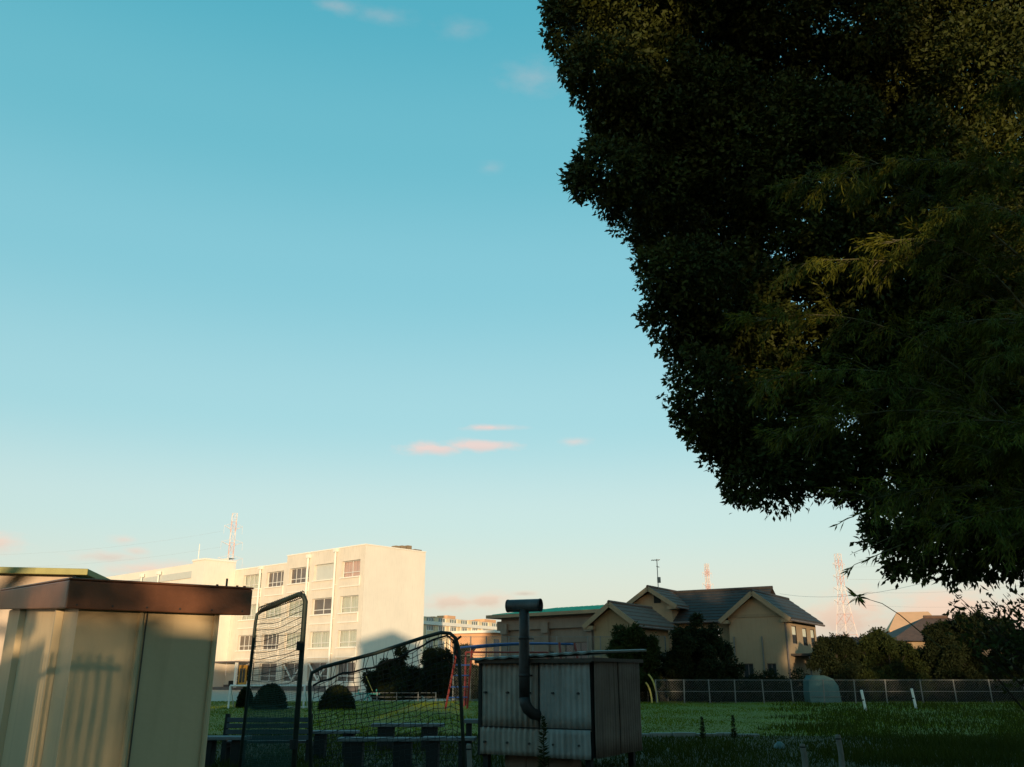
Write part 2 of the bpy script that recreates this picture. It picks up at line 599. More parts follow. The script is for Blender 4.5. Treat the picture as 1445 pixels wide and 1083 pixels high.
wl_.quad((x_step, 0, HT), (0, 0, HT), (0, DEP, HT), (x_step, DEP, HT))
wl_.quad((x_tow, 0, left_top), (x_step, 0, left_top), (x_step, DEP, left_top), (x_tow, DEP, left_top))
wl_.quad((x_step, 0, left_top), (x_step, 0, HT), (x_step, DEP, HT), (x_step, DEP, left_top))
wl_.build('wall', 'school_wall', school)
# dark rooms behind the glass
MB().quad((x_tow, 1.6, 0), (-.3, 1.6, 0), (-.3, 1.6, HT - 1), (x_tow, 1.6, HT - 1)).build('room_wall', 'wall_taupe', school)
# parapet coping
MB().box(x_step - .06, .06, -.06, .2, HT + .002, HT + .12).build('coping', 'school_trim', school)
MB().box(-.2, .06, .202, DEP + .05, HT + .002, HT + .12).build('coping', 'school_trim', school)
MB().box(x_tow, x_step - .07, -.06, .2, left_top + .002, left_top + .12).build('coping', 'school_trim', school)
for (bi, r_, a, b, c, d) in wins:
    if bi == 1 and r_ == 3:
        MB().box(a, b, .26, .32, c, d).build('blank_panel', 'louvre_grey', school)
    elif r_ == 0:
        window(school, a, b, c, d, .36, 2, .3, pane='school_glass')
        if bi in (1, 2):
            f = MB()
            f.beam((a + .15, .06, d - .1), ((a + b) / 2, .06, c + .15), .12).beam((b - .15, .06, d - .1), ((a + b) / 2, .06, c + .15), .12)
            f.build('brace', 'school_trim', school)
    else:
        cu = ('curtain_pink' if (bi == 0 and r_ == 3) else 'curtain') if (bi + r_ * 3) % 5 not in (2,) and not (r_ == 3 and bi == 2) and not (r_ == 1 and bi == 3) else None
        window(school, a, b, c, d, .36, 4 if bi in (2, 3, 4) else 2, .3, pane='clear_pane' if cu else 'school_glass', curtain=cu)
    if not r_ == 0:
        MB().box(a - .12, b + .12, -.16, .02, c - .12, c - .005).build('sill', 'school_trim', school)
        # recessed apron frame under each sill
        MB().box(a - .12, b + .12, -.12, .018, c - 1.05, c - .95).build('apron', 'school_trim', school)
        MB().box(b + .05, b + .12, -.10, .016, c - .94, c - .125).build('apron', 'school_trim', school)
# slim pilasters between the bays and downpipes
for px, top in ((475.5, HT - .35), (437, HT - .6), (370, left_top - .3)):
    X = fac(px, 14)
    dp = MB().tube([(X, -.22, .1), (X, -.22, top)], .115, 8).build('downpipe', 'school_trim', school)
    MB().box(X - .22, X + .22, -.40, -.02, top, top + .38).build('rainwater_head', 'school_trim', dp)
    for z in (3.8, 7.4, 11.0):
        MB().box(X - .16, X + .16, -.12, .0, z, z + .08).build('pipe_bracket', 'school_trim', dp)
# entrance porch at the foot of the facade
pa, pb = fac(300, 2.5), fac(357, 2.5)
MB().box(pa, pb, -2.2, -.01, 3.05, 3.2).build('porch_canopy', 'plinth', school)
cx_ = along(Vector((sc_c.x, sc_c.y, 2)) - ey * 2.0, fx, 333)
MB().box(-cx_ - .13, -cx_ + .13, -2.13, -1.87, .005, 3.05).build('porch_column', 'school_trim', school)
dr = MB().box(fac(349, 2), fac(338, 2), -.10, -.02, .35, 2.75).build('entrance_door', 'door_yellow', school)
a_, b_ = fac(347.5, 2), fac(339.5, 2)
for q in (0, 1):
    xx = a_ + (b_ - a_) * (.06 + .5 * q)
    MB().box(xx, xx + (b_ - a_) * .38, -.12, -.101, .8, 2.4).build('door_pane', 'dark_glass', dr)
MB().box(fac(337, 2), fac(330, 2), -.6, -.05, .35, 1.0).build('shoe_locker', 'dark_block', school)
MB().box(fac(300, 1), -.02, -.14, -.01, .004, .55).build('plinth', 'plinth', school)
MB().box(pa, pb, -2.4, -.15, .004, .30).build('porch_step', 'plinth', school)
# rooftop units
for k in range(3):
    y0 = DEP * (.52 + .10 * k)
    MB().box(-1.1, -.35, y0, y0 + DEP * .07, HT + .03, HT + .42 + .10 * k).build('rooftop_unit', 'barge', school)
MB().box(-1.0, -.3, DEP * .84, DEP * .96, HT + .03, HT + .3).build('rooftop_hatch', 'wall_taupe', school)
# projecting stair tower with its own coping and the lower wing to the left
TT = zat(793, 112)
pt = Vector((sc_c.x, sc_c.y, 11)) + fx * (-x_tow)
TP = -along(pt, ey, 284)                   # how far it stands out
q = pt - ey * TP
TW = along(q, fx, 267)
MB().box(x_tow - TW, x_tow, -TP, -.02, 0, TT).build('stair_tower', 'school_wall', school)
MB().box(x_tow - TW - .1, x_tow + .1, -TP - .1, -TP + .3, TT + .002, TT + .2).build('coping', 'school_trim', school)
MB().box(x_tow - .2, x_tow + .1, -TP + .31, -.02, TT + .002, TT + .2).build('coping', 'school_trim', school)
MB().box(x_tow - .001, x_tow + .07, -1.6, -1.1, 10.2, 11.4).build('slit_window', 'dark_glass', school)
wt = zat(806, 125) + .6
w0, w1 = x_tow - TW - 48, x_tow - TW - .01
wg = MB()
band = [(w0 + .5 + i * 3.6, w0 + 3.6 + i * 3.6, z, z + 1.8) for i in range(13) for z in (1, 4.5, 8.0)]
wall_holes(wg, w0, w1, 0, wt, band, .6, .2)
wg.quad((w0, .6, wt), (w1, .6, wt), (w1, 1.6, wt), (w0, 1.6, wt))
wg.build('wing_wall', 'school_wall', school)
for h in band:
    window(school, h[0], h[1], h[2], h[3], .78, 3, .3, pane='dark_glass')
MB().box(w0, w1 - .02, .45, .58, wt - 1.9, wt - 1.0).build('wing_band', 'louvre_grey', school)
for px in (194, 218):
    X = fac(px, 12)
    lp = MB().tube([(X, .2, 0), (X, .2, wt - .9)], .1, 8).build('downpipe', 'school_trim', school)
    MB().box(X - .25, X + .25, -.1, .42, wt - .9, wt - .4).build('rainwater_head', 'school_trim', lp)
rm = Vector((fac(266, 14) - .8, 3, TT))
MB().tube([(x_tow - TW + .3, -TP + .5, TT), (x_tow - TW + .3, -TP + .5, TT + 2.2)], .05, 6).build('mast', 'school_trim', school)

# ================================================================== GREEN ROOFED HALL, TILED HOUSE WITH GABLES
HR = R(-32.6)
def gable(parent, rz, cx, cy, wid, dep, z_e, z_r, wall, roof, over=.45, wins_=(), barge='barge', z0=0.0, side_wins=()):
    """gable-fronted wing in the parent's frame: front wall centre at (cx, cy), ridge runs back along +y"""
    h = wid / 2
    m = MB()
    fh = [(cx + a, cx + b, c, d) for a, b, c, d in wins_]
    wall_holes(m, cx - h, cx + h, z0, z_e, fh, cy, .15)
    m.quad((cx - h, cy, z_e), (cx + h, cy, z_e), (cx, cy, z_r - .12))
    # right side with openings: built along y by hand
    ys = sorted({cy, cy + dep, *[cy + v for s_ in side_wins for v in s_[:2]]})
    zs = sorted({z0, z_e, *[v for s_ in side_wins for v in s_[2:]]})
    for i in range(len(ys) - 1):
        for j in range(len(zs) - 1):
            my, mz = (ys[i] + ys[i + 1]) / 2, (zs[j] + zs[j + 1]) / 2
            if any(cy + s_[0] < my < cy + s_[1] and s_[2] < mz < s_[3] for s_ in side_wins):
                continue
            m.quad((cx + h, ys[i], zs[j]), (cx + h, ys[i + 1], zs[j]), (cx + h, ys[i + 1], zs[j + 1]), (cx + h, ys[i], zs[j + 1]))
    m.quad((cx - h, cy + dep, z0), (cx - h, cy, z0), (cx - h, cy, z_e), (cx - h, cy + dep, z_e))
    m.quad((cx + h, cy + dep, z0), (cx - h, cy + dep, z0), (cx - h, cy + dep, z_e), (cx + h, cy + dep, z_e))
    m.quad((cx + h, cy + dep, z_e), (cx - h, cy + dep, z_e), (cx, cy + dep, z_r - .12))
    m.build('wall', wall, parent)
    sl = (z_r - z_e) / h
    e = over
    r_ = MB()
    t = .16
    for sgn in (-1, 1):
        lo = (cx + sgn * (h + e), z_e - sl * e)
        a = [(lo[0], cy - e, lo[1]), (cx, cy - e, z_r), (cx, cy + dep + e, z_r), (lo[0], cy + dep + e, lo[1])]
        b_ = [(p[0], p[1], p[2] + t) for p in a]
        if sgn < 0:
            a, b_ = a[::-1], b_[::-1]
        r_.quad(*b_[::-1]).quad(*a)
        for k in range(4):
            r_.quad(a[k], a[(k + 1) % 4], b_[(k + 1) % 4], b_[k])
    ro = r_.build('roof', roof, parent)
    # rows of tiles, each course a shallow step, and the ridge
    n = max(4, int(math.hypot(h + e, z_r - z_e) / .45))
    for sgn in (-1, 1):
        cm = MB()
        for k in range(n):
            u = k / n
            X = cx + sgn * (h + e) * (1 - u)
            Z = (z_e - sl * e) + (z_r - z_e + sl * e) * u + t
            du = 1 / n
            X2 = cx + sgn * (h + e) * (1 - u - du)
            Z2 = (z_e - sl * e) + (z_r - z_e + sl * e) * (u + du) + t
            p = [(X, cy - e + .02, Z + .05), (X, cy + dep + e - .02, Z + .05), (X2, cy + dep + e - .02, Z2 + .012), (X2, cy - e + .02, Z2 + .012)]
            cm.quad(*(p if sgn > 0 else p[::-1]))
            cm.quad((X, cy - e + .02, Z), (X, cy + dep + e - .02, Z), (X, cy + dep + e - .02, Z + .05), (X, cy - e + .02, Z + .05))
        cm.build('tile_course', roof, ro)
    MB().tube([(cx, cy - e - .03, z_r + t + .02), (cx, cy + dep + e, z_r + t + .02)], .12, 8).build('ridge', roof, ro)
    # barge boards on the front gable, gutters along the eaves
    for sgn in (-1, 1):
        lo = Vector((cx + sgn * (h + e), cy - e - .03, z_e - sl * e + .02))
        MB().beam(lo, (cx, cy - e - .03, z_r + .02), .06, .32).build('barge_board', barge, parent)
        MB().tube([(lo.x + sgn * .05, cy - e, lo.z - .02), (lo.x + sgn * .05, cy + dep + e, lo.z - .02)], .08, 6).build('gutter', 'plinth', parent)
        MB().box(min(lo.x, lo.x - sgn * e * 1.3), max(lo.x, lo.x - sgn * e * 1.3), cy - e + .02, cy - .02, lo.z - .14, lo.z + .10).build('eave_return', barge, parent)
    for a, b, c, d in fh:
        window(parent, a, b, c, d, cy + .12, 2, 0, frame='plinth', pane='dark_glass', fw=.05)
    for a, b, c, d in side_wins:
        w_ = MB().box(cx + h - .12, cx + h - .06, cy + a, cy + b, c, d).build('window', 'plinth', parent)
        MB().box(cx + h - .06, cx + h - .05, cy + a + .06, cy + b - .06, c + .06, (c + d) / 2 - .02).build('pane', 'dark_glass', w_)
        MB().box(cx + h - .06, cx + h - .05, cy + a + .06, cy + b - .06, (c + d) / 2 + .02, d - .06).build('pane', 'curtain', w_)

hx = Vector((math.cos(HR), math.sin(HR), 0))       # local +x (towards the right, nearer)
hy = Vector((-math.sin(HR), math.cos(HR), 0))      # local +y (back)
hc = at(1107, 868, 64)
hc.z = 0
house = thing('tiled_house', 'beige two-storey house with several gables and dark tiled roofs behind trees', 'house', hc, HR)
ZE = zat(868, 64)
W1 = along(Vector((hc.x, hc.y, 4.5)), -hx, 1029.5)
D1 = along(Vector((hc.x, hc.y, 4.5)), hy, 1152)
mid = Vector((hc.x, hc.y, 0)) - hx * (W1 / 2)
dmid = mid.y
ZR = zat(838, dmid)
sw = [(D1 * .18, D1 * .32, ZE - 1.9, ZE - .65), (D1 * .52, D1 * .66, ZE - 1.95, ZE - .7), (D1 * .80, D1 * .93, ZE - 1.95, ZE - .7)]
gable(house, HR, -W1 / 2, 0, W1, D1, ZE, ZR, 'wall_ochre', 'roof_tile', .5, side_wins=sw,
      wins_=[(-W1 * .30, -W1 * .12, .9, 2.4), (W1 * .12, W1 * .28, .9, 2.4)])
MB().box(-W1 - .02, .02, -.05, -.004, ZE - .08, ZE + .12).build('belt_course', 'barge', house)
for fx_ in (.42, .92):
    MB().tube([(-W1 * fx_, -.10, .1), (-W1 * fx_, -.10, ZE - 1.4)], .045, 6).build('downpipe', 'fence_steel', house)
MB().tube([(.02, -.06, .1), (.02, -.06, ZE - .1)], .06, 6).build('downpipe', 'plinth', house)
MB().box(.02, 1.4, .6, D1, 2.9, 3.05).build('lean_to_roof', 'roof_tile', house)
MB().box(1.2, 1.3, .7, .8, 0, 2.9).build('lean_to_post', 'plinth', house)
# long link with the ridge parallel to the front
L2 = along(Vector((hc.x, hc.y, 5.5)) - hx * W1 + hy * 1.2, -hx, 905)
ez2, rz2 = ZE - .05, ZR + .75
k0 = -W1 - L2
lk = MB()
wall_holes(lk, k0, -W1 - .02, 0, ez2, [(-W1 - 3.2, -W1 - 1.2, 3.3, 4.9), (-W1 - 6.6, -W1 - 4.8, 3.3, 4.9)], 1.2, .15)
lk.quad((k0, 7.2, 0), (k0, 1.2, 0), (k0, 1.2, ez2), (k0, 7.2, ez2))
lk.build('wall', 'wall_cream', house)
for a in (-W1 - 3.2, -W1 - 6.6):
    window(house, a, a + 1.9, 3.3, 4.9, 1.32, 2, 0, frame='plinth', pane='dark_glass', fw=.05)
lr = MB()
lr.quad((k0 - .3, .7, ez2 - .1), (-W1 / 2, .7, ez2 - .1), (-W1 / 2, 4.6, rz2), (k0 - .3, 4.6, rz2))
lr.quad((-W1 / 2, 8.4, ez2 - .1), (k0 - .3, 8.4, ez2 - .1), (k0 - .3, 4.6, rz2), (-W1 / 2, 4.6, rz2))
lr.quad((k0 - .3, .7, ez2 - .26), (-W1 - .45, .7, ez2 - .26), (-W1 - .45, .7, ez2 - .1), (k0 - .3, .7, ez2 - .1))
lr.quad((k0 - .3, 1.2, ez2 - .26), (-W1 - .45, 1.2, ez2 - .26), (-W1 - .45, .7, ez2 - .26), (k0 - .3, .7, ez2 - .26))
lro = lr.build('roof', 'roof_tile', house)
cm = MB()
for k in range(10):
    u0, u1 = k / 10, (k + 1) / 10
    y0, y1 = .7 + 3.9 * u0, .7 + 3.9 * u1
    z0_, z1_ = ez2 - .1 + (rz2 - ez2 + .1) * u0, ez2 - .1 + (rz2 - ez2 + .1) * u1
    cm.quad((k0 - .3, y0, z0_ + .06), (-W1 / 2, y0, z0_ + .06), (-W1 / 2, y1, z1_ + .012), (k0 - .3, y1, z1_ + .012))
    cm.quad((k0 - .3, y0, z0_), (-W1 / 2, y0, z0_), (-W1 / 2, y0, z0_ + .06), (k0 - .3, y0, z0_ + .06))
cm.build('tile_course', 'roof_tile', lro)
MB().tube([(k0 - .3, 4.6, rz2 + .04), (-W1 / 2, 4.6, rz2 + .04)], .13, 8).build('ridge', 'roof_tile', lro)
MB().tube([(k0 - .3, .62, ez2 - .2), (-W1 - .4, .62, ez2 - .2)], .08, 6).build('gutter', 'plinth', house)
# tall gable behind and small gable in front, by columns of the photograph
def gable_at(px_l, px_r, py_e, py_r, Y, dep, wall, roof, over, extra=()):
    p = at((px_l + px_r) / 2, py_e, Y)
    p.z = 0
    loc = Matrix.Rotation(-HR, 3, 'Z') @ (p - hc)
    a = along(Vector((p.x, p.y, 5)), -hx, px_l)
    b = along(Vector((p.x, p.y, 5)), hx, px_r)
    gable(house, HR, loc.x + (b - a) / 2, loc.y, a + b, dep, zat(py_e, Y), zat(py_r, Y), wall, roof, over, extra)
    return loc, a + b
gl, gw = gable_at(893, 950, 852, 832, 70, 7.5, 'wall_ochre', 'roof_tile_brown', .6)
vz = zat(845, 70)
MB().box(gl.x + .1, gl.x + .65, gl.y - .05, gl.y - .003, vz - .35, vz + .35).build('gable_vent', 'dark_block', house)
gable_at(838, 893, 877, 854, 63, 6.0, 'wall_cream', 'roof_tile_brown', .55)
# aerial
an = at(929, 832, 71)
aer = thing('tv_aerial', 'thin television aerial on a mast above the brown gable roof', 'aerial', an)
MB().tube([(0, 0, -.4), (0, 0, 2.35)], .035, 6).build('mast', 'fence_steel', aer)
MB().beam((-.45, 0, 2.25), (.25, 0, 2.3), .05).beam((-.1, -.3, 1.75), (.2, .3, 1.75), .05).build('boom', 'fence_steel', aer)
for k in range(4):
    MB().beam((-.4 + k * .18, -.3, 2.26), (-.4 + k * .18, .3, 2.26), .03).build('element', 'fence_steel', aer)
MB().box(-.05, .22, -.06, .06, .5, .95).build('dish', 'fence_steel', aer, bevel=.03)

# hall with the green metal roof
GR = R(-41)
gx = Vector((math.cos(GR), math.sin(GR), 0))
gy = Vector((-math.sin(GR), math.cos(GR), 0))
gc = at(707, 953, 84)
gc.z = 0
hall = thing('green_roof_hall', 'taupe hall with a low green metal roof behind the blue climbing bars', 'building', gc, GR)
GL = along(Vector((gc.x, gc.y, 6)), gx, 862)
GE = zat(869, 84)
GEn = GE
hm = MB()
gh = [(GL * .34, GL * .50, .8, 3.6), (GL * .60, GL * .80, .8, 4.3)]
wall_holes(hm, 0, GL, 0, GE, gh, 0, .2)
hm.quad((0, 14, 0), (0, 0, 0), (0, 0, GE), (0, 14, GE)).quad((GL, 0, 0), (GL, 14, 0), (GL, 14, GE), (GL, 0, GE))
hm.build('wall', 'wall_taupe', hall)
for h in gh:
    window(hall, *h, .15, 3, .35, frame='plinth', pane='dark_glass')
MB().box(-.25, GL, -.30, -.01, GE - 1.35, GE - .55).build('beam', 'wall_taupe', hall)
for fr in (.03, .42, .80):
    MB().box(GL * fr, GL * fr + .75, -.55, -.31, GE - 1.7, GE - .8).build('corbel', 'wall_taupe', hall)
    MB().box(GL * fr + .12, GL * fr + .62, -.29, -.02, .01, GE - 1.36).build('pilaster', 'wall_taupe', hall)
rg = MB()
sl_ = .95
rg.quad((-.9, -.9, GE), (GL, -.9, GE), (GL, 6.5, GE + sl_), (-.9 + 2.2, 6.5, GE + sl_))
rg.quad((-.9, 14.9, GE), (-.9, -.9, GE), (1.3, 6.5, GE + sl_), (1.3, 7.5, GE + sl_))
rg.quad((GL, 14.9, GE), (-.9, 14.9, GE), (1.3, 7.5, GE + sl_), (GL, 7.5, GE + sl_))
rg.quad((1.3, 6.5, GE + sl_), (GL, 6.5, GE + sl_), (GL, 7.5, GE + sl_), (1.3, 7.5, GE + sl_))
gro = rg.build('roof', 'roof_green', hall)
for k in range(int(GL / .6)):
    X = -.3 + k * .6
    y1 = 6.5 if X > 1.3 else -.9 + (X + .9) / 2.2 * 7.4
    z1 = GE + sl_ * (y1 + .9) / 7.4
    MB().beam((X, -.9, GE + .03), (X, y1, z1 + .03), .05, .05).build('seam', 'roof_green', gro)
MB().box(-1.0, GL, -1.0, -.9, GE - .28, GE + .01).build('fascia', 'barge', hall)
MB().box(-1.0, -.9, -.899, 14.9, GE - .28, GE + .01).build('fascia', 'barge', hall)
MB().quad((-.9, -.9, GE - .2), (-.9, 0, GE - .2), (GL, 0, GE - .2), (GL, -.9, GE - .2)).build('soffit', 'wall_taupe', hall)

# ================================================================== FAR BUILDINGS
FR = R(59)
fc = at(596, 953, 135)
fc.z = 0
far = thing('far_school_block', 'sunlit cream block with rows of windows beyond the green roofed hall', 'building', fc - Vector((math.cos(FR), math.sin(FR), 0)) * 12, FR)
FHt = zat(875, 132)
fm = MB()
FLn = 12 + along(fc + Vector((0, 0, 8)), (math.cos(FR), math.sin(FR)), 706) + 3
fh_, nb = [], 12
bw = FLn / nb
for i in range(nb):
    for z in (1.2, 4.6, 7.9):
        fh_.append((i * bw + .5, (i + 1) * bw - .5, z, z + 2.0))
wall_holes(fm, 0, FLn, 0, FHt, fh_, 0, .25)
fm.quad((0, 0, FHt), (FLn, 0, FHt), (FLn, 10, FHt), (0, 10, FHt))
fm.quad((FLn, 0, 0), (FLn, 10, 0), (FLn, 10, FHt), (FLn, 0, FHt))
fm.build('wall', 'far_wall', far)
for h in fh_:
    window(far, *h, .2, 3, .4, pane='pane', fw=.12)
for i in range(nb):
    MB().box(i * bw + .38, i * bw + .48, -.12, -.005, .5, FHt - .3).build('pilaster', 'school_trim', far)
MB().box(0, FLn, -.25, 0, FHt - .45, FHt + .05).build('cornice', 'school_trim', far)
for k in range(6):
    X = 13 + k * (FLn - 15) / 6
    MB().box(X, X + 2.2 + (k % 2) * 1.4, 1.5, 3.5, FHt, FHt + .6 + .35 * (k % 3)).build('rooftop_unit', 'orange_wall', far)
# annex with a small roof between the block and the hall
ax = at(694, 953, 110)
ax.z = 0
anx = thing('small_annex', 'small sunlit annex with a flat roof beside the green roofed hall', 'building', ax, FR)
az_ = zat(886, 110)
MB().box(0, 9, 0, 6, 0, az_ - .6).build('wall', 'orange_wall', anx)
MB().box(-.6, 9.5, -.7, 6.5, az_ - .6, az_ - .3).build('roof', 'school_trim', anx)
for k in range(5):
    MB().box(.4 + k * 1.7, 1.6 + k * 1.7, -.03, -.004, 1.5, az_ - 1.3).build('window', 'dark_glass', anx)

# sunlit house, hip-roofed house and small roofs at the right
o1 = at(1267, 953, 92)
o1.z = 0
oh = thing('orange_lit_house', 'orange sunlit house standing behind the brown hip roof', 'house', o1, R(-18))
oz = zat(866, 92)
MB().box(0, 4.6, 0, 6, 0, oz - 1.6).build('wall', 'orange_wall', oh)
orf = MB()
orf.quad((-.4, -.5, oz - 1.7), (5.0, -.5, oz - 1.7), (3.9, 3, oz + .3), (.9, 3, oz + .3))
orf.quad((5.0, 6.5, oz - 1.7), (-.4, 6.5, oz - 1.7), (.9, 3, oz + .3), (3.9, 3, oz + .3))
orf.quad((-.4, 6.5, oz - 1.7), (-.4, -.5, oz - 1.7), (.9, 3, oz + .3))
orf.quad((5.0, -.5, oz - 1.7), (5.0, 6.5, oz - 1.7), (3.9, 3, oz + .3))
orf.quad((-.4, -.5, oz - 1.95), (5.0, -.5, oz - 1.95), (5.0, -.5, oz - 1.7), (-.4, -.5, oz - 1.7))
orf.build('roof', 'orange_wall', oh)
MB().box(1, 2.2, -.04, -.003, oz - 3.4, oz - 2.2).build('window', 'dark_glass', oh)
o2 = at(1264, 953, 76)
o2.z = 0
hh = thing('hip_roof_house', 'low house with a brown hip roof half hidden behind bamboo', 'house', o2, R(-6))
e2, r2 = zat(905, 76), zat(868, 76)
MB().box(.5, 9.5, .5, 8, 0, e2).build('wall', 'wall_ochre', hh)
hr = MB()
hr.quad((-.2, -.2, e2), (10.2, -.2, e2), (6.2, 4.2, r2), (4.2, 4.2, r2))
hr.quad((10.2, 8.6, e2), (-.2, 8.6, e2), (4.2, 4.2, r2), (6.2, 4.2, r2))
hr.quad((-.2, 8.6, e2), (-.2, -.2, e2), (4.2, 4.2, r2)).quad((10.2, -.2, e2), (10.2, 8.6, e2), (6.2, 4.2, r2))
hr.quad((-.2, 8.6, e2 - .02), (10.2, 8.6, e2 - .02), (10.2, -.2, e2 - .02), (-.2, -.2, e2 - .02))
hro = hr.build('roof', 'roof_tile_brown', hh)
MB().tube([(4.2, 4.2, r2 + .05), (6.2, 4.2, r2 + .05)], .14, 8).build('ridge', 'roof_tile_brown', hro)
for X in (1.5, 4.2, 7.0):
    f_ = MB().box(X, X + 1.6, .44, .497, e2 - 1.9, e2 - .6).build('window', 'plinth', hh)
    MB().box(X + .1, X + 1.5, .42, .438, e2 - 1.8, e2 - .7).build('pane', 'dark_glass', f_)
o3 = at(1166, 953, 80)
o3.z = 0
sh = thing('small_grey_roof_house', 'small house with grey tiled roof at the foot of the right-hand pylon', 'house', o3, R(8))
e3, r3 = zat(918, 80), zat(899, 83)
MB().box(.2, 5.4, .3, 6, 0, e3).build('wall', 'wall_taupe', sh)
srf = MB()
srf.quad((-.3, -.3, e3), (5.9, -.3, e3), (5.2, 3.2, r3), (.5, 3.2, r3)).quad((5.9, 6.6, e3), (-.3, 6.6, e3), (.5, 3.2, r3), (5.2, 3.2, r3))
srf.quad((-.3, 6.6, e3), (-.3, -.3, e3), (.5, 3.2, r3)).quad((5.9, -.3, e3), (5.9, 6.6, e3), (5.2, 3.2, r3))
sro = srf.build('roof', 'roof_tile', sh)
for k in range(14):
    X = k * .42
    t_ = .5 + (5.2 - .5) * k / 13
    MB().beam((X, -.3, e3 + .03), (t_, 3.2, r3 + .03), .12, .07).build('tile_rib', 'roof_tile', sro)

# ================================================================== PYLONS AND WIRES
def pylon(name, label, px, py_top, Y, base_w, top_w, arms, py_b=953, rz=.4):
    p = at(px, py_top + 45, Y)
    H = zat(py_top, Y)
    t = thing(name, label, 'pylon', (p.x, Y, 0), rz, 'transmission pylons on the skyline')
    n = 13
    lv = [H * (1 - (1 - k / n) ** 1.15) for k in range(n + 1)]
    wd = lambda z: base_w + (top_w - base_w) * min(1, (z / H) / .72) ** .8
    for k in range(n):
        m = MB()
        z0, z1 = lv[k], lv[k + 1]
        a, b = wd(z0) / 2, wd(z1) / 2
        c0 = [(-a, -a, z0), (a, -a, z0), (a, a, z0), (-a, a, z0)]
        c1 = [(-b, -b, z1), (b, -b, z1), (b, b, z1), (-b, b, z1)]
        s = Y / 1316
        for i in range(4):
            j = (i + 1) % 4
            m.beam(c0[i], c1[i], s * .62)
            m.beam(c0[i], c1[j], s * .34).beam(c0[j], c1[i], s * .34)
            m.beam(c1[i], c1[j], s * .34)
        m.build('lattice_section', 'tower_red' if k % 2 else 'tower_white', t)
    for fz, half in arms:
        z = H * fz
        a = wd(z) / 2
        m = MB()
        for sgn in (-1, 1):
            m.beam((sgn * a, -a, z), (sgn * half, 0, z + .02 * H), Y / 1316 * .4).beam((sgn * a, a, z), (sgn * half, 0, z + .02 * H), Y / 1316 * .4)
            m.beam((sgn * a, 0, z + .035 * H), (sgn * half, 0, z + .02 * H), Y / 1316 * .3)
            m.beam((sgn * half, 0, z + .02 * H), (sgn * half, 0, z - .03 * H), Y / 1316 * .3)
        m.build('cross_arm', 'tower_white', t)
    return t, H
arms = [(.90, 3.6), (.80, 4.2), (.70, 4.8), (.60, 5.2)]
p1, H1 = pylon('pylon', 'red and white lattice pylon rising behind the school', 327, 725, 420, 11, 2.2, [(f, h * 1.15) for f, h in arms])
p2, H2 = pylon('pylon', 'small distant pylon behind the tiled house', 1000, 796, 700, 10, 2.4, [(f, h * 1.2) for f, h in arms])
p3, H3 = pylon('pylon', 'tall pink lattice pylon at the right, seen beneath the bamboo', 1187, 782, 430, 12, 2.2, [(f, h) for f, h in arms])
def wire(name, a, b, sag, r, label):
    a, b = Vector(a), Vector(b)
    pts = [a.lerp(b, k / 20) - Vector((0, 0, sag * 4 * (k / 20) * (1 - k / 20))) for k in range(21)]
    return tag(MB().tube(pts, r, 4).build(name, 'wire'), label, 'wire', 'power lines between the pylons')
for i, (f, h) in enumerate(arms):
    a1 = Vector(p1.location) + Vector((0, 0, H1 * (f - .01)))
    wire('power_line', a1 + Vector((-4.4, 0, 0)), at(-260, 770 + i * 14, 480), 8, .02,
         'faint power line running left from the pylon behind the school, ' + ['topmost', 'second', 'third', 'lowest'][i] + ' of four')
    a3 = Vector(p3.location) + Vector((0, 0, H3 * (f - .01)))
    wire('power_line', a3 + Vector((4, 0, 0)), at(1760, 690 + i * 34, 330), 7, .03,
         'faint power line running right from the tall pink pylon, ' + ['topmost', 'second', 'third', 'lowest'][i] + ' of four')
wire('power_line', at(1100, 838, 300), at(1460, 772, 160), 4, .035, 'thin wire crossing the sky above the pink cloud')

# ================================================================== BEHIND THE LAWN
def bush(name, label, blobs_px, m, dens, L, W, trunk=True, per=8, cat='tree', droop=.3, flat=1.0):
    """tree from clumps given as (column, row, radius in pixels, depth)"""
    bl = []
    for (px, py, r, Y) in blobs_px:
        p = at(px, py, Y)
        bl.append((p.x, p.y, p.z, r * Y / 1300))
    core = bl
    bl = []
    for (x, y, z, r) in core:
        for _ in range(11):
            d_ = rdir(1)[0] * random.uniform(.35, 1.05)
            bl.append((x + d_[0] * r, y + d_[1] * r, z + d_[2] * r, r * random.uniform(.16, .40)))
    cx = sum(b[0] for b in bl) / len(bl)
    cy = sum(b[1] for b in bl) / len(bl)
    t = thing(name, label, cat, (cx, cy, 0))
    loc = [(x - cx, y - cy, max(z, r * .8), r) for x, y, z, r in bl]
    blob_crown('crown', loc, m, t, dens, L, W, per=per, droop=droop)
    if trunk:
        top = max(b[2] for b in loc)
        MB().tube([(0, 0, -.05), (.05, .03, top * .4), (.0, .0, top * .8)], [.16, .12, .05], 8).build('trunk', 'bark', t)
        lm = MB()
        for b in loc[::4]:
            lm.tube([(0, 0, top * .3), (b[0] * .5, b[1] * .5, (top * .3 + b[2]) / 2), (b[0], b[1], b[2])], [.06, .04, .015], 5)
        lm.build('limb', 'bark', t)
    return t
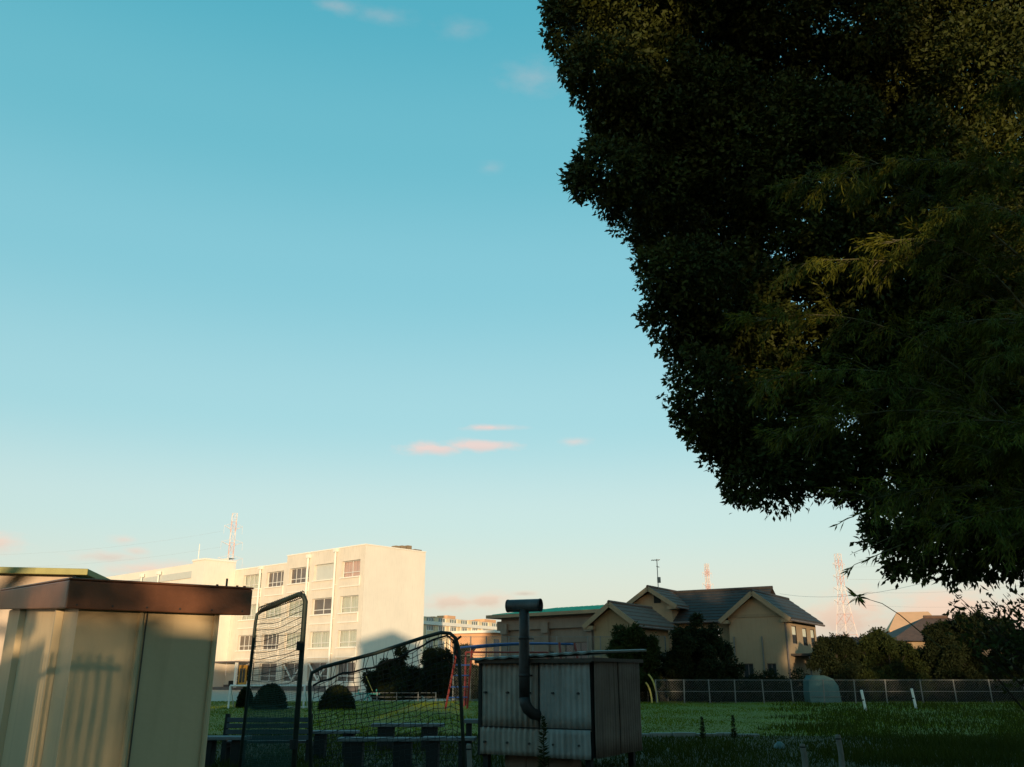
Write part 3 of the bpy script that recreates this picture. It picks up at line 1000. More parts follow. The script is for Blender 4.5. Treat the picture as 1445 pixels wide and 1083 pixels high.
def ball(px, pyb, wpx, hpx, label):
    Y = ground(px, pyb).y
    r = wpx / 2 * Y / 1316
    rz = hpx * Y / 1316
    t = thing('round_shrub', label, 'shrub', (at(px, pyb, Y).x, Y, 0), 0, 'clipped round shrubs on the lawn')
    n = 4200
    d = rdir(n)
    d[:, 2] = np.abs(d[:, 2]) * 1.1 - .1
    P = d * np.array([r, r, rz]) * rng.uniform(.86, 1.02, n)[:, None]
    P[:, 2] = np.maximum(P[:, 2], .02)
    V, Fq = leaf_arrays(P, unit(d + rdir(n) * .7), rng.uniform(.06, .11, n), rng.uniform(.04, .06, n))
    npmesh('foliage', V, Fq, 'leaf_dark', t)
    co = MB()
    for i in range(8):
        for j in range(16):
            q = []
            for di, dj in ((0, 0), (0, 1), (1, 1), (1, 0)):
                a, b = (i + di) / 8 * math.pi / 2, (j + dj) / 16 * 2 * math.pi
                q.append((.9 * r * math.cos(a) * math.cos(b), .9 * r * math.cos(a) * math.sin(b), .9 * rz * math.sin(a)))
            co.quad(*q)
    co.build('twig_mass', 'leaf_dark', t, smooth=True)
    return t
ball(380, 1001, 48, 33, 'round clipped shrub seen through the green net')
ball(345, 999, 22, 27, 'small dark shrub at the edge of the green net')
ball(475, 1001, 50, 31, 'dark round clipped shrub seen through the low net')

bush('shrub_tree', 'bushy dark tree against the blank end wall of the school',
     [(548, 958, 26, 66), (575, 962, 22, 66.5), (530, 968, 18, 66), (560, 940, 20, 66), (545, 978, 20, 65.5), (580, 980, 20, 66), (555, 972, 22, 64.5)], 'leaf_dark', 900, .20, .085, per=7, cat='shrub')
bush('shrub_tree', 'large dark tree behind the right end of the low net',
     [(615, 950, 30, 70), (640, 945, 28, 70), (662, 958, 24, 70), (605, 972, 22, 69), (635, 972, 28, 69), (622, 928, 18, 70.5), (652, 930, 16, 70), (672, 975, 18, 69), (690, 965, 22, 71)], 'leaf_dark', 900, .20, .085, per=7, cat='tree')
bush('shrub_tree', 'rounded green tree in front of the small gable',
     [(885, 905, 26, 59.0), (872, 920, 24, 59.0), (905, 920, 22, 59.5), (890, 935, 28, 59.0), (915, 945, 24, 59.5), (880, 952, 26, 58.5), (918, 905, 8, 59.0)], 'leaf_mid', 900, .20, .085, per=7)
bush('shrub_tree', 'big dark bushy tree before the long tiled roof',
     [(985, 905, 30, 60.0), (965, 920, 26, 59.5), (1012, 915, 26, 60.0), (990, 940, 36, 59.0), (1025, 940, 18, 60.0), (958, 950, 22, 59.5), (975, 968, 26, 59.0), (1008, 970, 24, 59.0), (972, 890, 12, 60.0), (1005, 893, 14, 60.0), (945, 930, 14, 60.0)], 'leaf_dark', 900, .20, .085, per=7)
bush('shrub_tree', 'dark spreading tree by the pale teal tarpaulin',
     [(1180, 925, 24, 62), (1160, 918, 14, 62), (1198, 935, 20, 62), (1172, 945, 20, 61.5), (1150, 935, 10, 62), (1200, 955, 16, 61.5), (1186, 908, 12, 62), (1188, 970, 14, 61)], 'leaf_dark', 900, .20, .085, per=7)
bush('shrub_tree', 'dense green tree below the brown hip roof',
     [(1248, 920, 28, 61.5), (1225, 930, 20, 61.5), (1275, 930, 26, 61.5), (1235, 955, 28, 61.0), (1265, 958, 30, 61.0), (1296, 945, 24, 61.5), (1300, 968, 22, 60.5), (1240, 905, 14, 61.5), (1222, 968, 18, 60.5)], 'leaf_mid', 900, .20, .085, per=7)
bush('shrub_tree', 'very dark tree mass at the right edge below the bamboo',
     [(1330, 905, 26, 61.0), (1355, 890, 26, 61.0), (1390, 905, 28, 60.0), (1425, 915, 34, 60.0), (1340, 940, 30, 60.0), (1320, 958, 22, 61.0), (1380, 962, 18, 60.0), (1430, 955, 30, 59.5), (1465, 930, 40, 60.0), (1380, 885, 18, 61.0), (1345, 965, 20, 60.0), (1330, 925, 26, 60.5), (1360, 930, 30, 60.8), (1410, 935, 30, 60.5)], 'leaf_dark', 900, .20, .085, per=7)

def hedge_row(label, px0, px1, py, Y, step=9, m='leaf_dark'):
    x0, x1 = at(px0, 970, Y).x, at(px1, 970, Y).x
    t = thing('untrimmed_hedge', label, 'hedge', ((x0 + x1) / 2, Y, 0))
    bl = []
    n = max(3, int((px1 - px0) / step))
    for k in range(n):
        x = (x1 - x0) * ((k + .5) / n - .5)
        h = zat(py, Y) * random.uniform(.75, 1.1)
        for z in np.arange(.25, h, .42):
            bl.append((x + random.uniform(-.2, .2), random.uniform(-.35, .35), z, random.uniform(.30, .48)))
    blob_crown('foliage', bl, m, t, 330, .16, .075, per=7, jit=.08)
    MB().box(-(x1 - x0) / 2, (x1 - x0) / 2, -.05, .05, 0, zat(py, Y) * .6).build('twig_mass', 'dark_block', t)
    return t
hedge_row('dark untrimmed hedge behind the fence between the hut and the house', 880, 1036, 936, 61)
hedge_row('dark low hedge behind the fence under the beige gable wall', 1036, 1136, 955, 60.2)
hedge_row('dark hedge behind the fence from the teal tank to the right edge', 1182, 1480, 944, 60.4)
def post_fence(name, label, xs, Y, H, rails, wires=True, tilt=0):
    t = thing(name, label, 'fence', (0, Y, 0))
    for x in xs:
        MB().tube([(x, 0, 0), (x + random.uniform(-tilt, tilt), 0, H)], .038, 8).build('post', 'fence_steel', t)
    for z in rails:
        MB().tube([(xs[0], 0, z), (xs[-1], 0, z)], .018, 6).build('rail', 'fence_steel', t)
    if wires:
        m = MB()
        W_ = xs[-1] - xs[0]
        n = int((W_ + H) / .16)
        for k in range(n):
            a = xs[0] + k * .16
            for sgn in (1, -1):
                x0, z0 = (a, 0) if sgn > 0 else (a - H, H)
                x1, z1 = (a - H, H) if sgn > 0 else (a, 0)
                p0, p1 = Vector((a, .02 * sgn, 0)), Vector((a - H, .02 * sgn, H))
                if sgn < 0:
                    p0, p1 = Vector((a - H, -.02, 0)), Vector((a, -.02, H))
                # trim to the fence's ends
                lo, hi = xs[0], xs[-1]
                d_ = p1 - p0
                t0 = max(0, min(1, ((lo if d_.x > 0 else hi) - p0.x) / d_.x))
                t1 = max(0, min(1, ((hi if d_.x > 0 else lo) - p0.x) / d_.x))
                if t1 > t0:
                    m.beam(p0 + d_ * t0, p0 + d_ * t1, .006)
        tag(m.build('wire_mesh', 'fence_wire', t), kind='stuff')
    return t
fy = 57.0
X_ = lambda px: at(px, 975, fy).x
post_fence('mesh_fence', 'low chain-link fence with thin steel posts along the far edge of the lawn',
           [X_(v) for v in (926, 965, 1001, 1037, 1077, 1118, 1162, 1206, 1250, 1301, 1348, 1398, 1446)], fy, zat(959, fy), [zat(960, fy), zat(976, fy)], True, .05)
ty = 60.5
T_ = lambda px: at(px, 930, ty).x
post_fence('tall_mesh_fence', 'tall see-through mesh fence in front of the green roofed hall',
           [T_(v) for v in (640, 664, 686, 718, 752, 786, 830, 848, 870, 912, 940)], ty, zat(898, ty), [zat(899, ty), zat(925, ty)], True)
ly = 62
l_ = lambda px: at(px, 985, ly).x
post_fence('low_rail_fence', 'low rail fence on the lawn in front of the school trees',
           [l_(v) for v in (512, 532, 560, 590, 615)], ly, zat(977, ly), [zat(978, ly), zat(984, ly)], False)
tp = at(1160, 985, 59)
tarp = thing('covered_tank', 'pale teal tarpaulin-covered tank behind the mesh fence', 'tank', (tp.x, 59, 0))
tm = MB()
ztp = zat(953, 59)
prof = [(-.92, 0), (-.95, .5), (-.90, ztp * .8), (-.66, ztp), (.1, ztp - .02), (.62, ztp * .86), (.9, ztp * .6), (1.0, 0)]
for k in range(len(prof) - 1):
    (a, b), (c, d) = prof[k], prof[k + 1]
    tm.quad((a, -.6, b), (c, -.6, d), (c, .6, d), (a, .6, b))
tm.quad(*[(a, -.6, b) for a, b in prof][::-1])
tm.quad(*[(a, .6, b) for a, b in prof])
tm.build('cover', 'tarp', tarp, bevel=.06)
MB().tube([(-.98, -.63, .35), (1.02, -.63, .35)], .02, 6).build('rope', 'fence_wire', tarp)
# corrugated panels behind the fence at the right
cg = at(1372, 953, 59)
cf = thing('corrugated_fence', 'grey corrugated sheet fence in the shade under the dark trees', 'fence', (cg.x, 61.2, 0))
for k in range(4):
    m = MB()
    n = 20
    for i in range(n):
        a, b = i / n, (i + 1) / n
        xa, xb = -1.25 + k * .62 + a * .6, -1.25 + k * .62 + b * .6
        ya, yb = .05 * math.sin(a * 6 * math.pi), .05 * math.sin(b * 6 * math.pi)
        m.quad((xa, ya, 1.7), (xb, yb, 1.7), (xb, yb, zat(918, 59)), (xa, ya, zat(918, 59)))
    m.build('sheet', 'corr_grey', cf)
MB().box(-1.3, 1.3, .08, .14, 0, 1.75).build('base_board', 'dark_block', cf)
for x in (-1.2, 1.15):
    MB().box(x, x + .08, .15, .23, 0, zat(918, 59)).build('post', 'dark_block', cf)

# white stakes, yellow hoops, playground pieces
for px, py0, py1, lb in ((1219, 974, 1004, 'white marker stake with dark bands, the one nearer the school side'), (1290, 972, 1001, 'plain white marker stake before the dark trees')):
    g_ = ground(px + 3, py1)
    t = thing('marker_stake', lb, 'stake', g_)
    H_ = zat(py0, g_.y)
    MB().tube([(0, 0, 0), (-.10, 0, H_)], .065, 8).build('stake', 'white_paint', t)
    MB().tube([(-.06, 0, H_ * .5), (-.066, 0, H_ * .56)], .068, 8).build('band', 'dark_block', t)
hp = ground(920, 992)
hoop = thing('yellow_hoops', 'two bent yellow poles standing on the lawn beside the corrugated hut', 'pole', hp)
for dx, hh_, rr_ in ((.34, 1.75, 1.0), (0, 1.25, .7)):
    pts = [(dx, 0, 0)] + [(dx - .72 * (1 - math.cos(a)) * rr_, 0, hh_ * math.sin(a)) for a in np.linspace(.12, 1.25, 12)]
    MB().tube(pts, .055, 7).build('bent_pole', 'yellow_paint', hoop)
# horizontal ladder: blue bars on red legs
m0, m1 = at(656, 912, 47), at(800, 909, 41)
mz = (m0.z + m1.z) / 2
mon = thing('climbing_ladder', 'blue overhead climbing ladder on red legs behind the corrugated hut', 'climbing frame', (m0.x, m0.y, 0))
dv = Vector((m1.x - m0.x, m1.y - m0.y, 0))
ln = dv.length
dv.normalize()
nv = Vector((-dv.y, dv.x, 0))
for s_ in (-.45, .45):
    pts = [Vector((0, 0, mz - .05 + .10 * math.sin(math.pi * k / 12))) + dv * (ln * k / 12) + nv * s_ for k in range(13)]
    MB().tube(pts, .05, 7).build('rail', 'blue_paint', mon)
for k in range(14):
    c = dv * (ln * (k + .5) / 14) + Vector((0, 0, mz - .03 + .10 * math.sin(math.pi * (k + .5) / 14)))
    MB().tube([c - nv * .45, c + nv * .45], .032, 6).build('rung', 'blue_paint', mon)
for e, sg in ((0, -1), (ln, 1)):
    for s_ in (-.45, .45):
        MB().tube([dv * e + nv * s_ + Vector((0, 0, mz + .0)), dv * (e + sg * .65) + nv * s_ * 1.5], .055, 7).build('leg', 'red_paint', mon)
    for z in (.55, 1.05, 1.6, 2.1):
        u = 1 - z / mz
        MB().tube([dv * (e + sg * .65 * u) + nv * (-.45 - .22 * u) + Vector((0, 0, z)), dv * (e + sg * .65 * u) + nv * (.45 + .22 * u) + Vector((0, 0, z))], .035, 6).build('end_rung', 'blue_paint', mon)
# second red frame (swing) just left of it
r0 = at(690, 905, 52)
swg = thing('swing_frame', 'red swing frame with thin posts behind the climbing ladder', 'swing', (r0.x, r0.y, 0))
MB().tube([(-1.3, 0, r0.z - .6), (3.3, 0, r0.z - .6)], .05, 7).build('top_bar', 'red_paint', swg)
for x in (-1.3, 3.3):
    for s_ in (-1, 1):
        MB().tube([(x, 0, r0.z - .6), (x, s_ * .9, 0)], .05, 7).build('leg', 'red_paint', swg)
for x in (.2, 1.7):
    st_ = MB().box(x - .22, x + .22, -.1, .1, .5, .54).build('seat', 'dark_block', swg)
    for d_ in (-.2, .2):
        MB().tube([(x + d_, 0, .54), (x + d_, 0, r0.z - .6)], .012, 5).build('chain', 'fence_wire', st_)
# low white goal
g0 = ground(322, 1000)
gz = zat(968, g0.y)
gw_ = at(430, 968, g0.y).x - g0.x
goal = thing('low_goal', 'low white goal frame on the sand in front of the school', 'goal', (g0.x, g0.y, 0))
MB().tube([(0, 0, gz), (gw_, 0, gz)], .05, 8).build('crossbar', 'white_paint', goal)
for x in (0, gw_):
    MB().tube([(x, 0, 0), (x, 0, gz)], .05, 8).build('post', 'white_paint', goal)
    MB().tube([(x, 0, gz), (x, 1.0, 0)], .03, 6).build('stay', 'white_paint', goal)
MB().tube([(0, 1.0, .03), (gw_, 1.0, .03)], .03, 6).build('ground_bar', 'white_paint', goal)
# teal see-saw
s0 = ground(518, 989)
see = thing('seesaw', 'small teal see-saw on the lawn in front of the school trees', 'see-saw', s0)
MB().box(-.85, .85, -.12, .12, .40, .46).build('plank', 'teal_paint', see, bevel=.01)
MB().beam((-.22, 0, 0), (0, 0, .4), .07).beam((.22, 0, 0), (0, 0, .4), .07).build('pivot', 'teal_paint', see)
for x in (-.6, .6):
    MB().tube([(x, -.12, .46), (x, -.12, .72), (x, .12, .72), (x, .12, .46)], .018, 6).build('handle', 'teal_paint', see)
MB().tube([(.4, .05, .46), (-.15, .05, 1.55)], .02, 6).build('push_bar', 'yellow_paint', see)

# ================================================================== BENCHES AND SLABS NEAR THE NETS
by = 18.0
b0 = at(322, 1000, by)
bench = thing('slatted_bench', 'dark slatted bench with a high back seen through the green net', 'bench', (b0.x, by, 0), R(4))
bl = at(437, 1000, by).x - b0.x
for k in range(4):
    z = .44 + k * .105
    MB().box(0, bl, -.06 + k * .022, -.03 + k * .022, z, z + .082).build('back_slat', 'bench_blue', bench, bevel=.006)
for k in range(4):
    MB().box(0, bl, .02 + k * .11, .11 + k * .11, .38, .42).build('seat_slat', 'bench_blue', bench, bevel=.006)
for x in (-.05, bl - .04):
    e_ = MB()
    e_.box(x, x + .08, -.04, .45, .30, .38).box(x, x + .08, -.04, .06, 0, .30).box(x, x + .08, .38, .45, 0, .30).beam((x + .04, .0, .38), (x + .04, .09, .9), .08)
    e_.build('end_frame', 'dark_block', bench)
def slab(px0, px1, py, Y, th, label, legs=True, rz=0, zleg=None):
    a, b = at(px0, py, Y), at(px1, py, Y)
    L = b.x - a.x
    t = thing('slab_bench', label, 'bench', ((a.x + b.x) / 2, Y, 0), rz, 'low slab benches around the nets')
    z = a.z
    MB().box(-L / 2, L / 2, -.19, .19, z - th, z).build('top', 'bench_stone', t, bevel=.012)
    for s_ in (-1, 1):
        x = s_ * L * .30
        MB().box(x - L * .11, x + L * .11, -.14, .14, 0, z - th).build('leg', 'dark_block', t, bevel=.01)
    return t
slab(525, 627, 1021, 21.5, .07, 'low slab bench with two dark block legs, highest of those behind the low net')
slab(440, 506, 1031, 19.5, .06, 'short pale-topped slab bench right beside the thick net post')
slab(478, 592, 1041, 17.6, .06, 'low dark slab bench nearest the bottom of the low net')
slab(596, 672, 1040, 17.2, .06, 'bluish slab bench between the low net and the corrugated hut', rz=R(-4))
slab(282, 352, 1039, 17.0, .06, 'pale slab bench jutting out from behind the shed')
slab(655, 690, 1015, 20, .08, 'small dark bench against the left side of the corrugated hut')

# ================================================================== CORRUGATED HUT WITH THE FLUE
KY = 15.6
kc = at(838, 1071.5, KY)
KR = R(-30)
kx = Vector((math.cos(KR), math.sin(KR), 0))
ky = Vector((-math.sin(KR), math.cos(KR), 0))
hut = thing('corrugated_hut', 'small corrugated sheet hut on legs with weathered grey panels', 'hut', (kc.x, kc.y, 0), KR)
zb, zt = kc.z, zat(931, KY)
KW = along(Vector((kc.x, kc.y, 1.2)), -kx, 679)
KD = along(Vector((kc.x, kc.y, 1.2)), ky, 900)
def corr(parent, name, x0, x1, z0, z1, y, m, pitch=.105, amp=.014, top_dx=0):
    mm = MB()
    n = max(8, int((x1 - x0) / pitch * 8))
    rows_ = 5
    V, Fc = [], []
    for j in range(rows_ + 1):
        for i in range(n + 1):
            X = x0 + (x1 - x0) * i / n
            V.append((X, y - amp * math.sin(2 * math.pi * X / pitch) + .004 * math.sin(X * 3.1 + j), z0 + (z1 - z0) * j / rows_))
    for j in range(rows_):
        for i in range(n):
            a = j * (n + 1) + i
            Fc.append((a, a + 1, a + n + 2, a + n + 1))
    mm.v, mm.f = V, Fc
    o = mm.build(name, m, parent, smooth=True)
    so = o.modifiers.new('thickness', 'SOLIDIFY')
    so.thickness = .004
    so.offset = 1
    return o
zs_ = zb + (zt - zb) * .275
xs_ = -KW * .435
corr(hut, 'sheet', -KW + .03, xs_ - .01, zs_ + .01, zt, -.030, 'tin_stained')
corr(hut, 'sheet', xs_ - .03, -.01, zs_ - .01, zt - .01, -.055, 'tin')
corr(hut, 'sheet', -KW + .02, xs_ + .1, zb, zs_ + .02, -.060, 'tin_stained')
corr(hut, 'sheet', xs_ + .06, -.01, zb - .01, zs_ + .012, -.086, 'tin')
MB().box(-KW, 0, .01, KD, zb + .01, zt - .02).build('frame', 'dark_block', hut)
sd = corr(hut, 'sheet', .01, KD * .52, zb, zt, -.030, 'tin_brown')
sd.rotation_euler = (0, 0, math.pi / 2)
sd = corr(hut, 'sheet', KD * .50, KD, zb + .01, zt - .01, -.052, 'tin_brown')
sd.rotation_euler = (0, 0, math.pi / 2)
MB().box(.055, .10, -.16, KD + .1, zt - .03, zt + .03).build('eave_batten', 'old_board', hut)
MB().box(-KW - .03, -KW + .03, -.05, .03, zb - .02, zt + .02).build('corner_post', 'dark_block', hut)
for zz in (zs_ + (zt - zs_) * .52, zb + (zs_ - zb) * .47):
    for fr in (.06, .27, .47, .68, .90):
        X = -KW * (1 - fr)
        MB().tube([(X, -.112, zz), (X, -.04, zz)], .019, 8).build('bolt', 'bolt', hut)
MB().box(xs_ - .035, xs_ - .020, -.075, -.03, zs_, zt - .02).build('seam_shade_line', 'dark_block', hut)  # solid dark strips stand for the shade line where sheets meet
MB().box(-KW + .02, 0, -.078, -.05, zs_ + .012, zs_ + .03).build('seam_shade_line', 'dark_block', hut)
# roof sheet: wavy, overhanging, a little higher at the back right
rv = MB()
n = 60
for i in range(n):
    a, b = i / n, (i + 1) / n
    xa, xb = -KW - .12 + (KW + .26) * a, -KW - .12 + (KW + .26) * b
    za, zb_ = [.012 * math.sin(q * 60) for q in (a, b)]
    lift = lambda q: .03 + .10 * q
    rv.quad((xa, -.22, zt + za + lift(a)), (xb, -.22, zt + zb_ + lift(b)), (xb, KD + .2, zt + zb_ + lift(b) + .08), (xa, KD + .2, zt + za + lift(a) + .08))
ro_ = rv.build('roof_sheet', 'tin_roof', hut)
so = ro_.modifiers.new('thickness', 'SOLIDIFY')
so.thickness = .03
MB().box(-KW - .05, .06, -.16, -.10, zt - .05, zt + .02).build('eave_batten', 'old_board', hut)
for x_, y_ in ((-KW + .1, .05), (-.12, .08), (-.10, KD - .15), (-KW + .1, KD - .15)):
    MB().box(x_ - .05, x_ + .05, y_ - .05, y_ + .05, 0, zb + .02).build('leg', 'dark_block', hut)
for k in range(3):
    MB().box(-KW * .83 + k * KW * .2, -KW * .83 + (k + 1) * KW * .2 - .015, .2, .6, 0, zb - .03).build('base_block', 'block', hut, bevel=.01)
# flue pipe with a T cowl, standing off the wall
kinv = Matrix.Rotation(-KR, 3, 'Z')
fl = along(Vector((kc.x, kc.y, 1.5)) - ky * .30, -kx, 740)
FX = -fl
z_top, z_bot = zat(860, KY + .9), zat(985, KY + .9)
flue = thing('flue_pipe', 'dark sooty flue pipe with a T-shaped cowl fixed to the hut', 'flue', (kc.x, kc.y, 0), KR)
MB().tube([(FX, -.30, z_bot), (FX, -.30, z_bot + .5), (FX + .004, -.305, z_top - .5), (FX, -.30, z_top)], [.092, .094, .090, .086], 16).build('pipe', 'flue', flue, smooth=True)
MB().tube([(FX, -.30, z_bot + .02), (FX + .015, -.30, z_bot - .08), (FX + .05, -.28, z_bot - .16), (FX + .10, -.2, z_bot - .24), (FX + .12, -.02, z_bot - .27)], [.094, .097, .098, .095, .09], 14).build('elbow', 'flue', flue, smooth=True)
for z in (z_top - .55, z_bot + .35):
    MB().tube([(FX, -.30, z), (FX, -.30, z + .05)], .099, 16).build('joint_band', 'flue', flue, smooth=True)
    MB().beam((FX, -.22, z + .02), (FX, .02, z + .02), .03).build('wall_stay', 'flue', flue)
ta = (Vector((1, 0, 0)) * math.cos(R(8)) + Vector((0, 1, 0)) * math.sin(R(8)))
tcn = Vector((FX, -.30, z_top + .02))
cow = MB()
cow.tube([tcn - ta * .31, tcn + ta * .31], .108, 18, cap=False)
cow.tube([tcn + ta * .296, tcn - ta * .296], .102, 18, cap=False)
cow.build('cowl', 'cowl', flue, smooth=True)
for s_ in (-1, 1):
    MB().tube([tcn + ta * (s_ * .285), tcn + ta * (s_ * .314)], .112, 18, cap=False).build('cowl_rim', 'flue', flue, smooth=True)

# weeds in front of the hut and on the rough ground
def weed(px, py0, py1, Y, wpx, label, m='leaf_mid'):
    p = at(px, py1, Y)
    t = thing('tall_weed', label, 'weed', (p.x, Y, 0))
    H_ = zat(py0, Y)
    r_ = wpx * Y / 1316
    MB().tube([(0, 0, 0), (.01, 0, H_ * .6), (.0, .01, H_)], [.012, .008, .003], 6).build('stem', 'leaf_dark', t)
    n = 260
    u = rng.uniform(.15, 1, n)
    a = rng.uniform(0, 6.28, n)
    D = unit(np.stack([np.cos(a), np.sin(a), rng.uniform(.1, .7, n)], 1))
    P = np.stack([0 * u, 0 * u, u * H_], 1)
    V, Fq = leaf_arrays(P, D, r_ * (1.15 - u * .75) * rng.uniform(.6, 1.1, n), np.full(n, .022))
    npmesh('leaves', V, Fq, m, t)
    return t
weed(767, 1012, 1083, 14.6, 15, 'feathery weed growing right in front of the corrugated hut')
weed(992, 1012, 1040, 24, 7, 'lone tall weed on the rough ground, the one closer to the hut')
weed(1036, 1010, 1040, 24, 7, 'lone tall weed on the rough ground, the one closer to the bare stump')

# ================================================================== NET SCREENS
ny = 9.6
def P_(px, py, Y): return at(px, py, Y)
tall = thing('tall_net_screen', 'tall narrow steel frame with fine green netting', 'net screen', (P_(400, 953, ny).x, ny, 0))
off = Vector(tall.location)
ln_ = lambda px, py, Y: P_(px, py, Y) - off
yl, yr = 10.4, 9.6
tl, tr_ = ln_(367, 861, yl), ln_(427, 839, yr)
bl_, br_ = Vector((ln_(352, 1083, yl).x + .0, yl - ny, 0)), Vector((ln_(438, 1083, yr).x, 0, 0))
bl_.x = tl.x - .09
br_.x = tr_.x + .035
MB().tube([bl_, tl + Vector((-.04, 0, -.14)), tl + Vector((-.03, 0, -.05)), tl + Vector((.03, 0, .0)), tr_ + Vector((-.04, 0, .0)), tr_ + Vector((.01, 0, -.015)), tr_ + Vector((.035, 0, -.07)), br_], [.018, .018, .019, .023, .026, .027, .027, .027], 10).build('frame', 'net_frame', tall, smooth=True)
MB().tube([bl_ + Vector((0, 0, .06)), br_ + Vector((0, 0, .06))], .025, 8).build('foot_bar', 'net_frame', tall, smooth=True)
def bil(u, v):
    a = (bl_ * (1 - v) + (tl + Vector((-.03, 0, -.06))) * v)
    b = (br_ * (1 - v) + (tr_ + Vector((.02, 0, -.05))) * v)
    return a * (1 - u) + b * u
# rope wound round the top bar
wr = MB()
for k in range(26):
    u = k / 25
    p = tl.lerp(tr_, u)
    wr.tube([p + Vector((.012 * math.cos(a) , .036 * math.cos(a * 1.0), .036 * math.sin(a))) for a in np.linspace(0, 5.6, 7)], .006, 4)
wr.build('lacing_cord', 'net_black', tall)
nm = MB()
for i in range(34):
    u = (i + .5) / 34
    nm.tube([bil(u + .006 * math.sin(j * 1.7 + i), j / 10) + Vector((0, .02 * math.sin(3 * u + j), 0)) for j in range(11)], .0014, 3, cap=False)
for j in range(110):
    v = (j + .5) / 110
    nm.tube([bil(k / 8, v) - Vector((0, 0, .018 * math.sin(math.pi * k / 8))) for k in range(9)], .0014, 3, cap=False)
tag(nm.build('fine_net', 'net_green', tall), kind='stuff')
n2 = MB()
for i in range(52):
    u = (i + .5) / 52
    n2.tube([bil(u, .55 * j / 5) + Vector((0, .06, 0)) for j in range(6)], .0019, 3, cap=False)
for j in range(100):
    v = .57 * (j + .5) / 100
    n2.tube([bil(k / 5, v) + Vector((0, .06, -.01 * math.sin(math.pi * k / 5))) for k in range(6)], .0019, 3, cap=False)
tag(n2.build('doubled_net', 'net_green', tall), kind='stuff')
for j in range(13):
    v = .66 + .32 * (j / 12)
    sag = random.uniform(.01, .05)
    t_ = random.uniform(-.015, .015)
    MB().tube([bil(k / 10, v) + Vector((0, -.01, -sag * math.sin(math.pi * k / 10) + t_ * math.sin(k))) for k in range(11)], .0035, 4).build('slack_cord', 'net_black', tall)
for fr in (.38, .78):
    MB().tube([bil(1, fr) + Vector((.0, -.03, 0)), bil(1, fr) + Vector((.0, -.03, .09))], .042, 10).build('clamp', 'net_black', tall)

low = thing('low_net_screen', 'low steel frame with a sloping top and sagging black netting', 'net screen', (P_(545, 953, ny).x, ny, 0))
off2 = Vector(low.location)
L_ = lambda px, py, Y=ny: P_(px, py, Y) - off2
yy2 = ny + .25
c_l = L_(447, 1083, yy2); c_l.z = 0; c_l.x -= 0
c_r = L_(662, 1083, yy2); c_r.z = 0
fr_pts = [c_l, L_(437, 965, yy2), L_(440, 950, yy2), L_(455, 942, yy2), L_(530, 922, yy2), L_(600, 899, yy2), L_(622, 893, yy2), L_(635, 894, yy2), L_(643, 901, yy2), L_(647, 914, yy2), c_r]
MB().tube(fr_pts, .020, 10).build('frame', 'net_frame', low, smooth=True)
MB().tube([c_l + Vector((0, 0, .05)), c_r + Vector((0, 0, .05))], .022, 8).build('foot_bar', 'net_frame', low, smooth=True)
topf = lambda u: np.interp(u, [0, .06, .2, .4, .6, .8, .92, 1.0], [968, 962, 951, 943, 927, 906, 896, 912])
rp = [L_(442 + 205 * u, float(topf(u)), yy2) + Vector((0, -.01, .006 * math.sin(u * 40))) for u in np.linspace(0, 1, 40)]
MB().tube(rp, .011, 6).build('head_rope', 'net_black', low, smooth=True)
for u in (.05, .12, .2, .27, .34, .42, .48, .56, .63, .7, .78, .86, .93):
    p = L_(442 + 205 * u, float(topf(u)), yy2)
    xp = 442 + 205 * u + random.uniform(-4, 4)
    ytop = float(np.interp(xp, [440, 455, 530, 600, 622, 643], [950, 942, 922, 899, 893, 901]))
    MB().tube([p, L_(xp, ytop, yy2)], .004, 4).build('tie_cord', 'net_black', low)
    MB().tube([p + Vector((.02, 0, 0)), L_(xp + 6, ytop - 1, yy2)], .003, 4).build('tie_cord', 'net_black', low)
net = MB()
NC, NR = 25, 30
grid = {}
for i in range(NC + 1):
    u = i / NC
    tp_ = L_(442 + 205 * u, float(topf(u)), yy2)
    bt_ = c_l.lerp(c_r, u) + Vector((0, 0, .25))
    for j in range(NR + 1):
        v = j / NR
        p = tp_.lerp(bt_, v)
        bell = math.sin(math.pi * v) * math.sin(math.pi * u)
        grid[i, j] = p + Vector((.010 * math.sin(i * 2.3 + j * 1.1), .10 * bell + .01 * math.sin(j + i), -.02 * math.sin(math.pi * ((u * 5) % 1)) * (1 - v) + .006 * math.sin(i * 5.1 + j)))
for i in range(NC + 1):
    net.tube([grid[i, j] for j in range(NR + 1)], .0034, 3, cap=False)
for j in range(NR + 1):
    net.tube([grid[i, j] for i in range(NC + 1)], .0034, 3, cap=False)
tag(net.build('net', 'net_black', low), kind='stuff')
kn = MB()
for (i, j), p in grid.items():
    if 0 < i < NC and j < NR:
        r_ = .008
        kn.quad(p + Vector((r_, 0, 0)), p + Vector((0, -r_, r_)), p + Vector((-r_, 0, 0)), p + Vector((0, -r_, -r_)))
tag(kn.build('knots', 'net_black', low), kind='stuff')
MB().tube([fr_pts[8] + Vector((-.03, 0, -.05)), fr_pts[8] + Vector((.06, -.02, .02))], .012, 6).build('knot_tail', 'net_black', low)
MB().tube([fr_pts[8] + Vector((.0, -.02, -.02)), fr_pts[9] + Vector((-.03, -.02, -.06)), fr_pts[9] + Vector((.02, -.02, -.12))], .016, 6).build('knot', 'net_black', low)

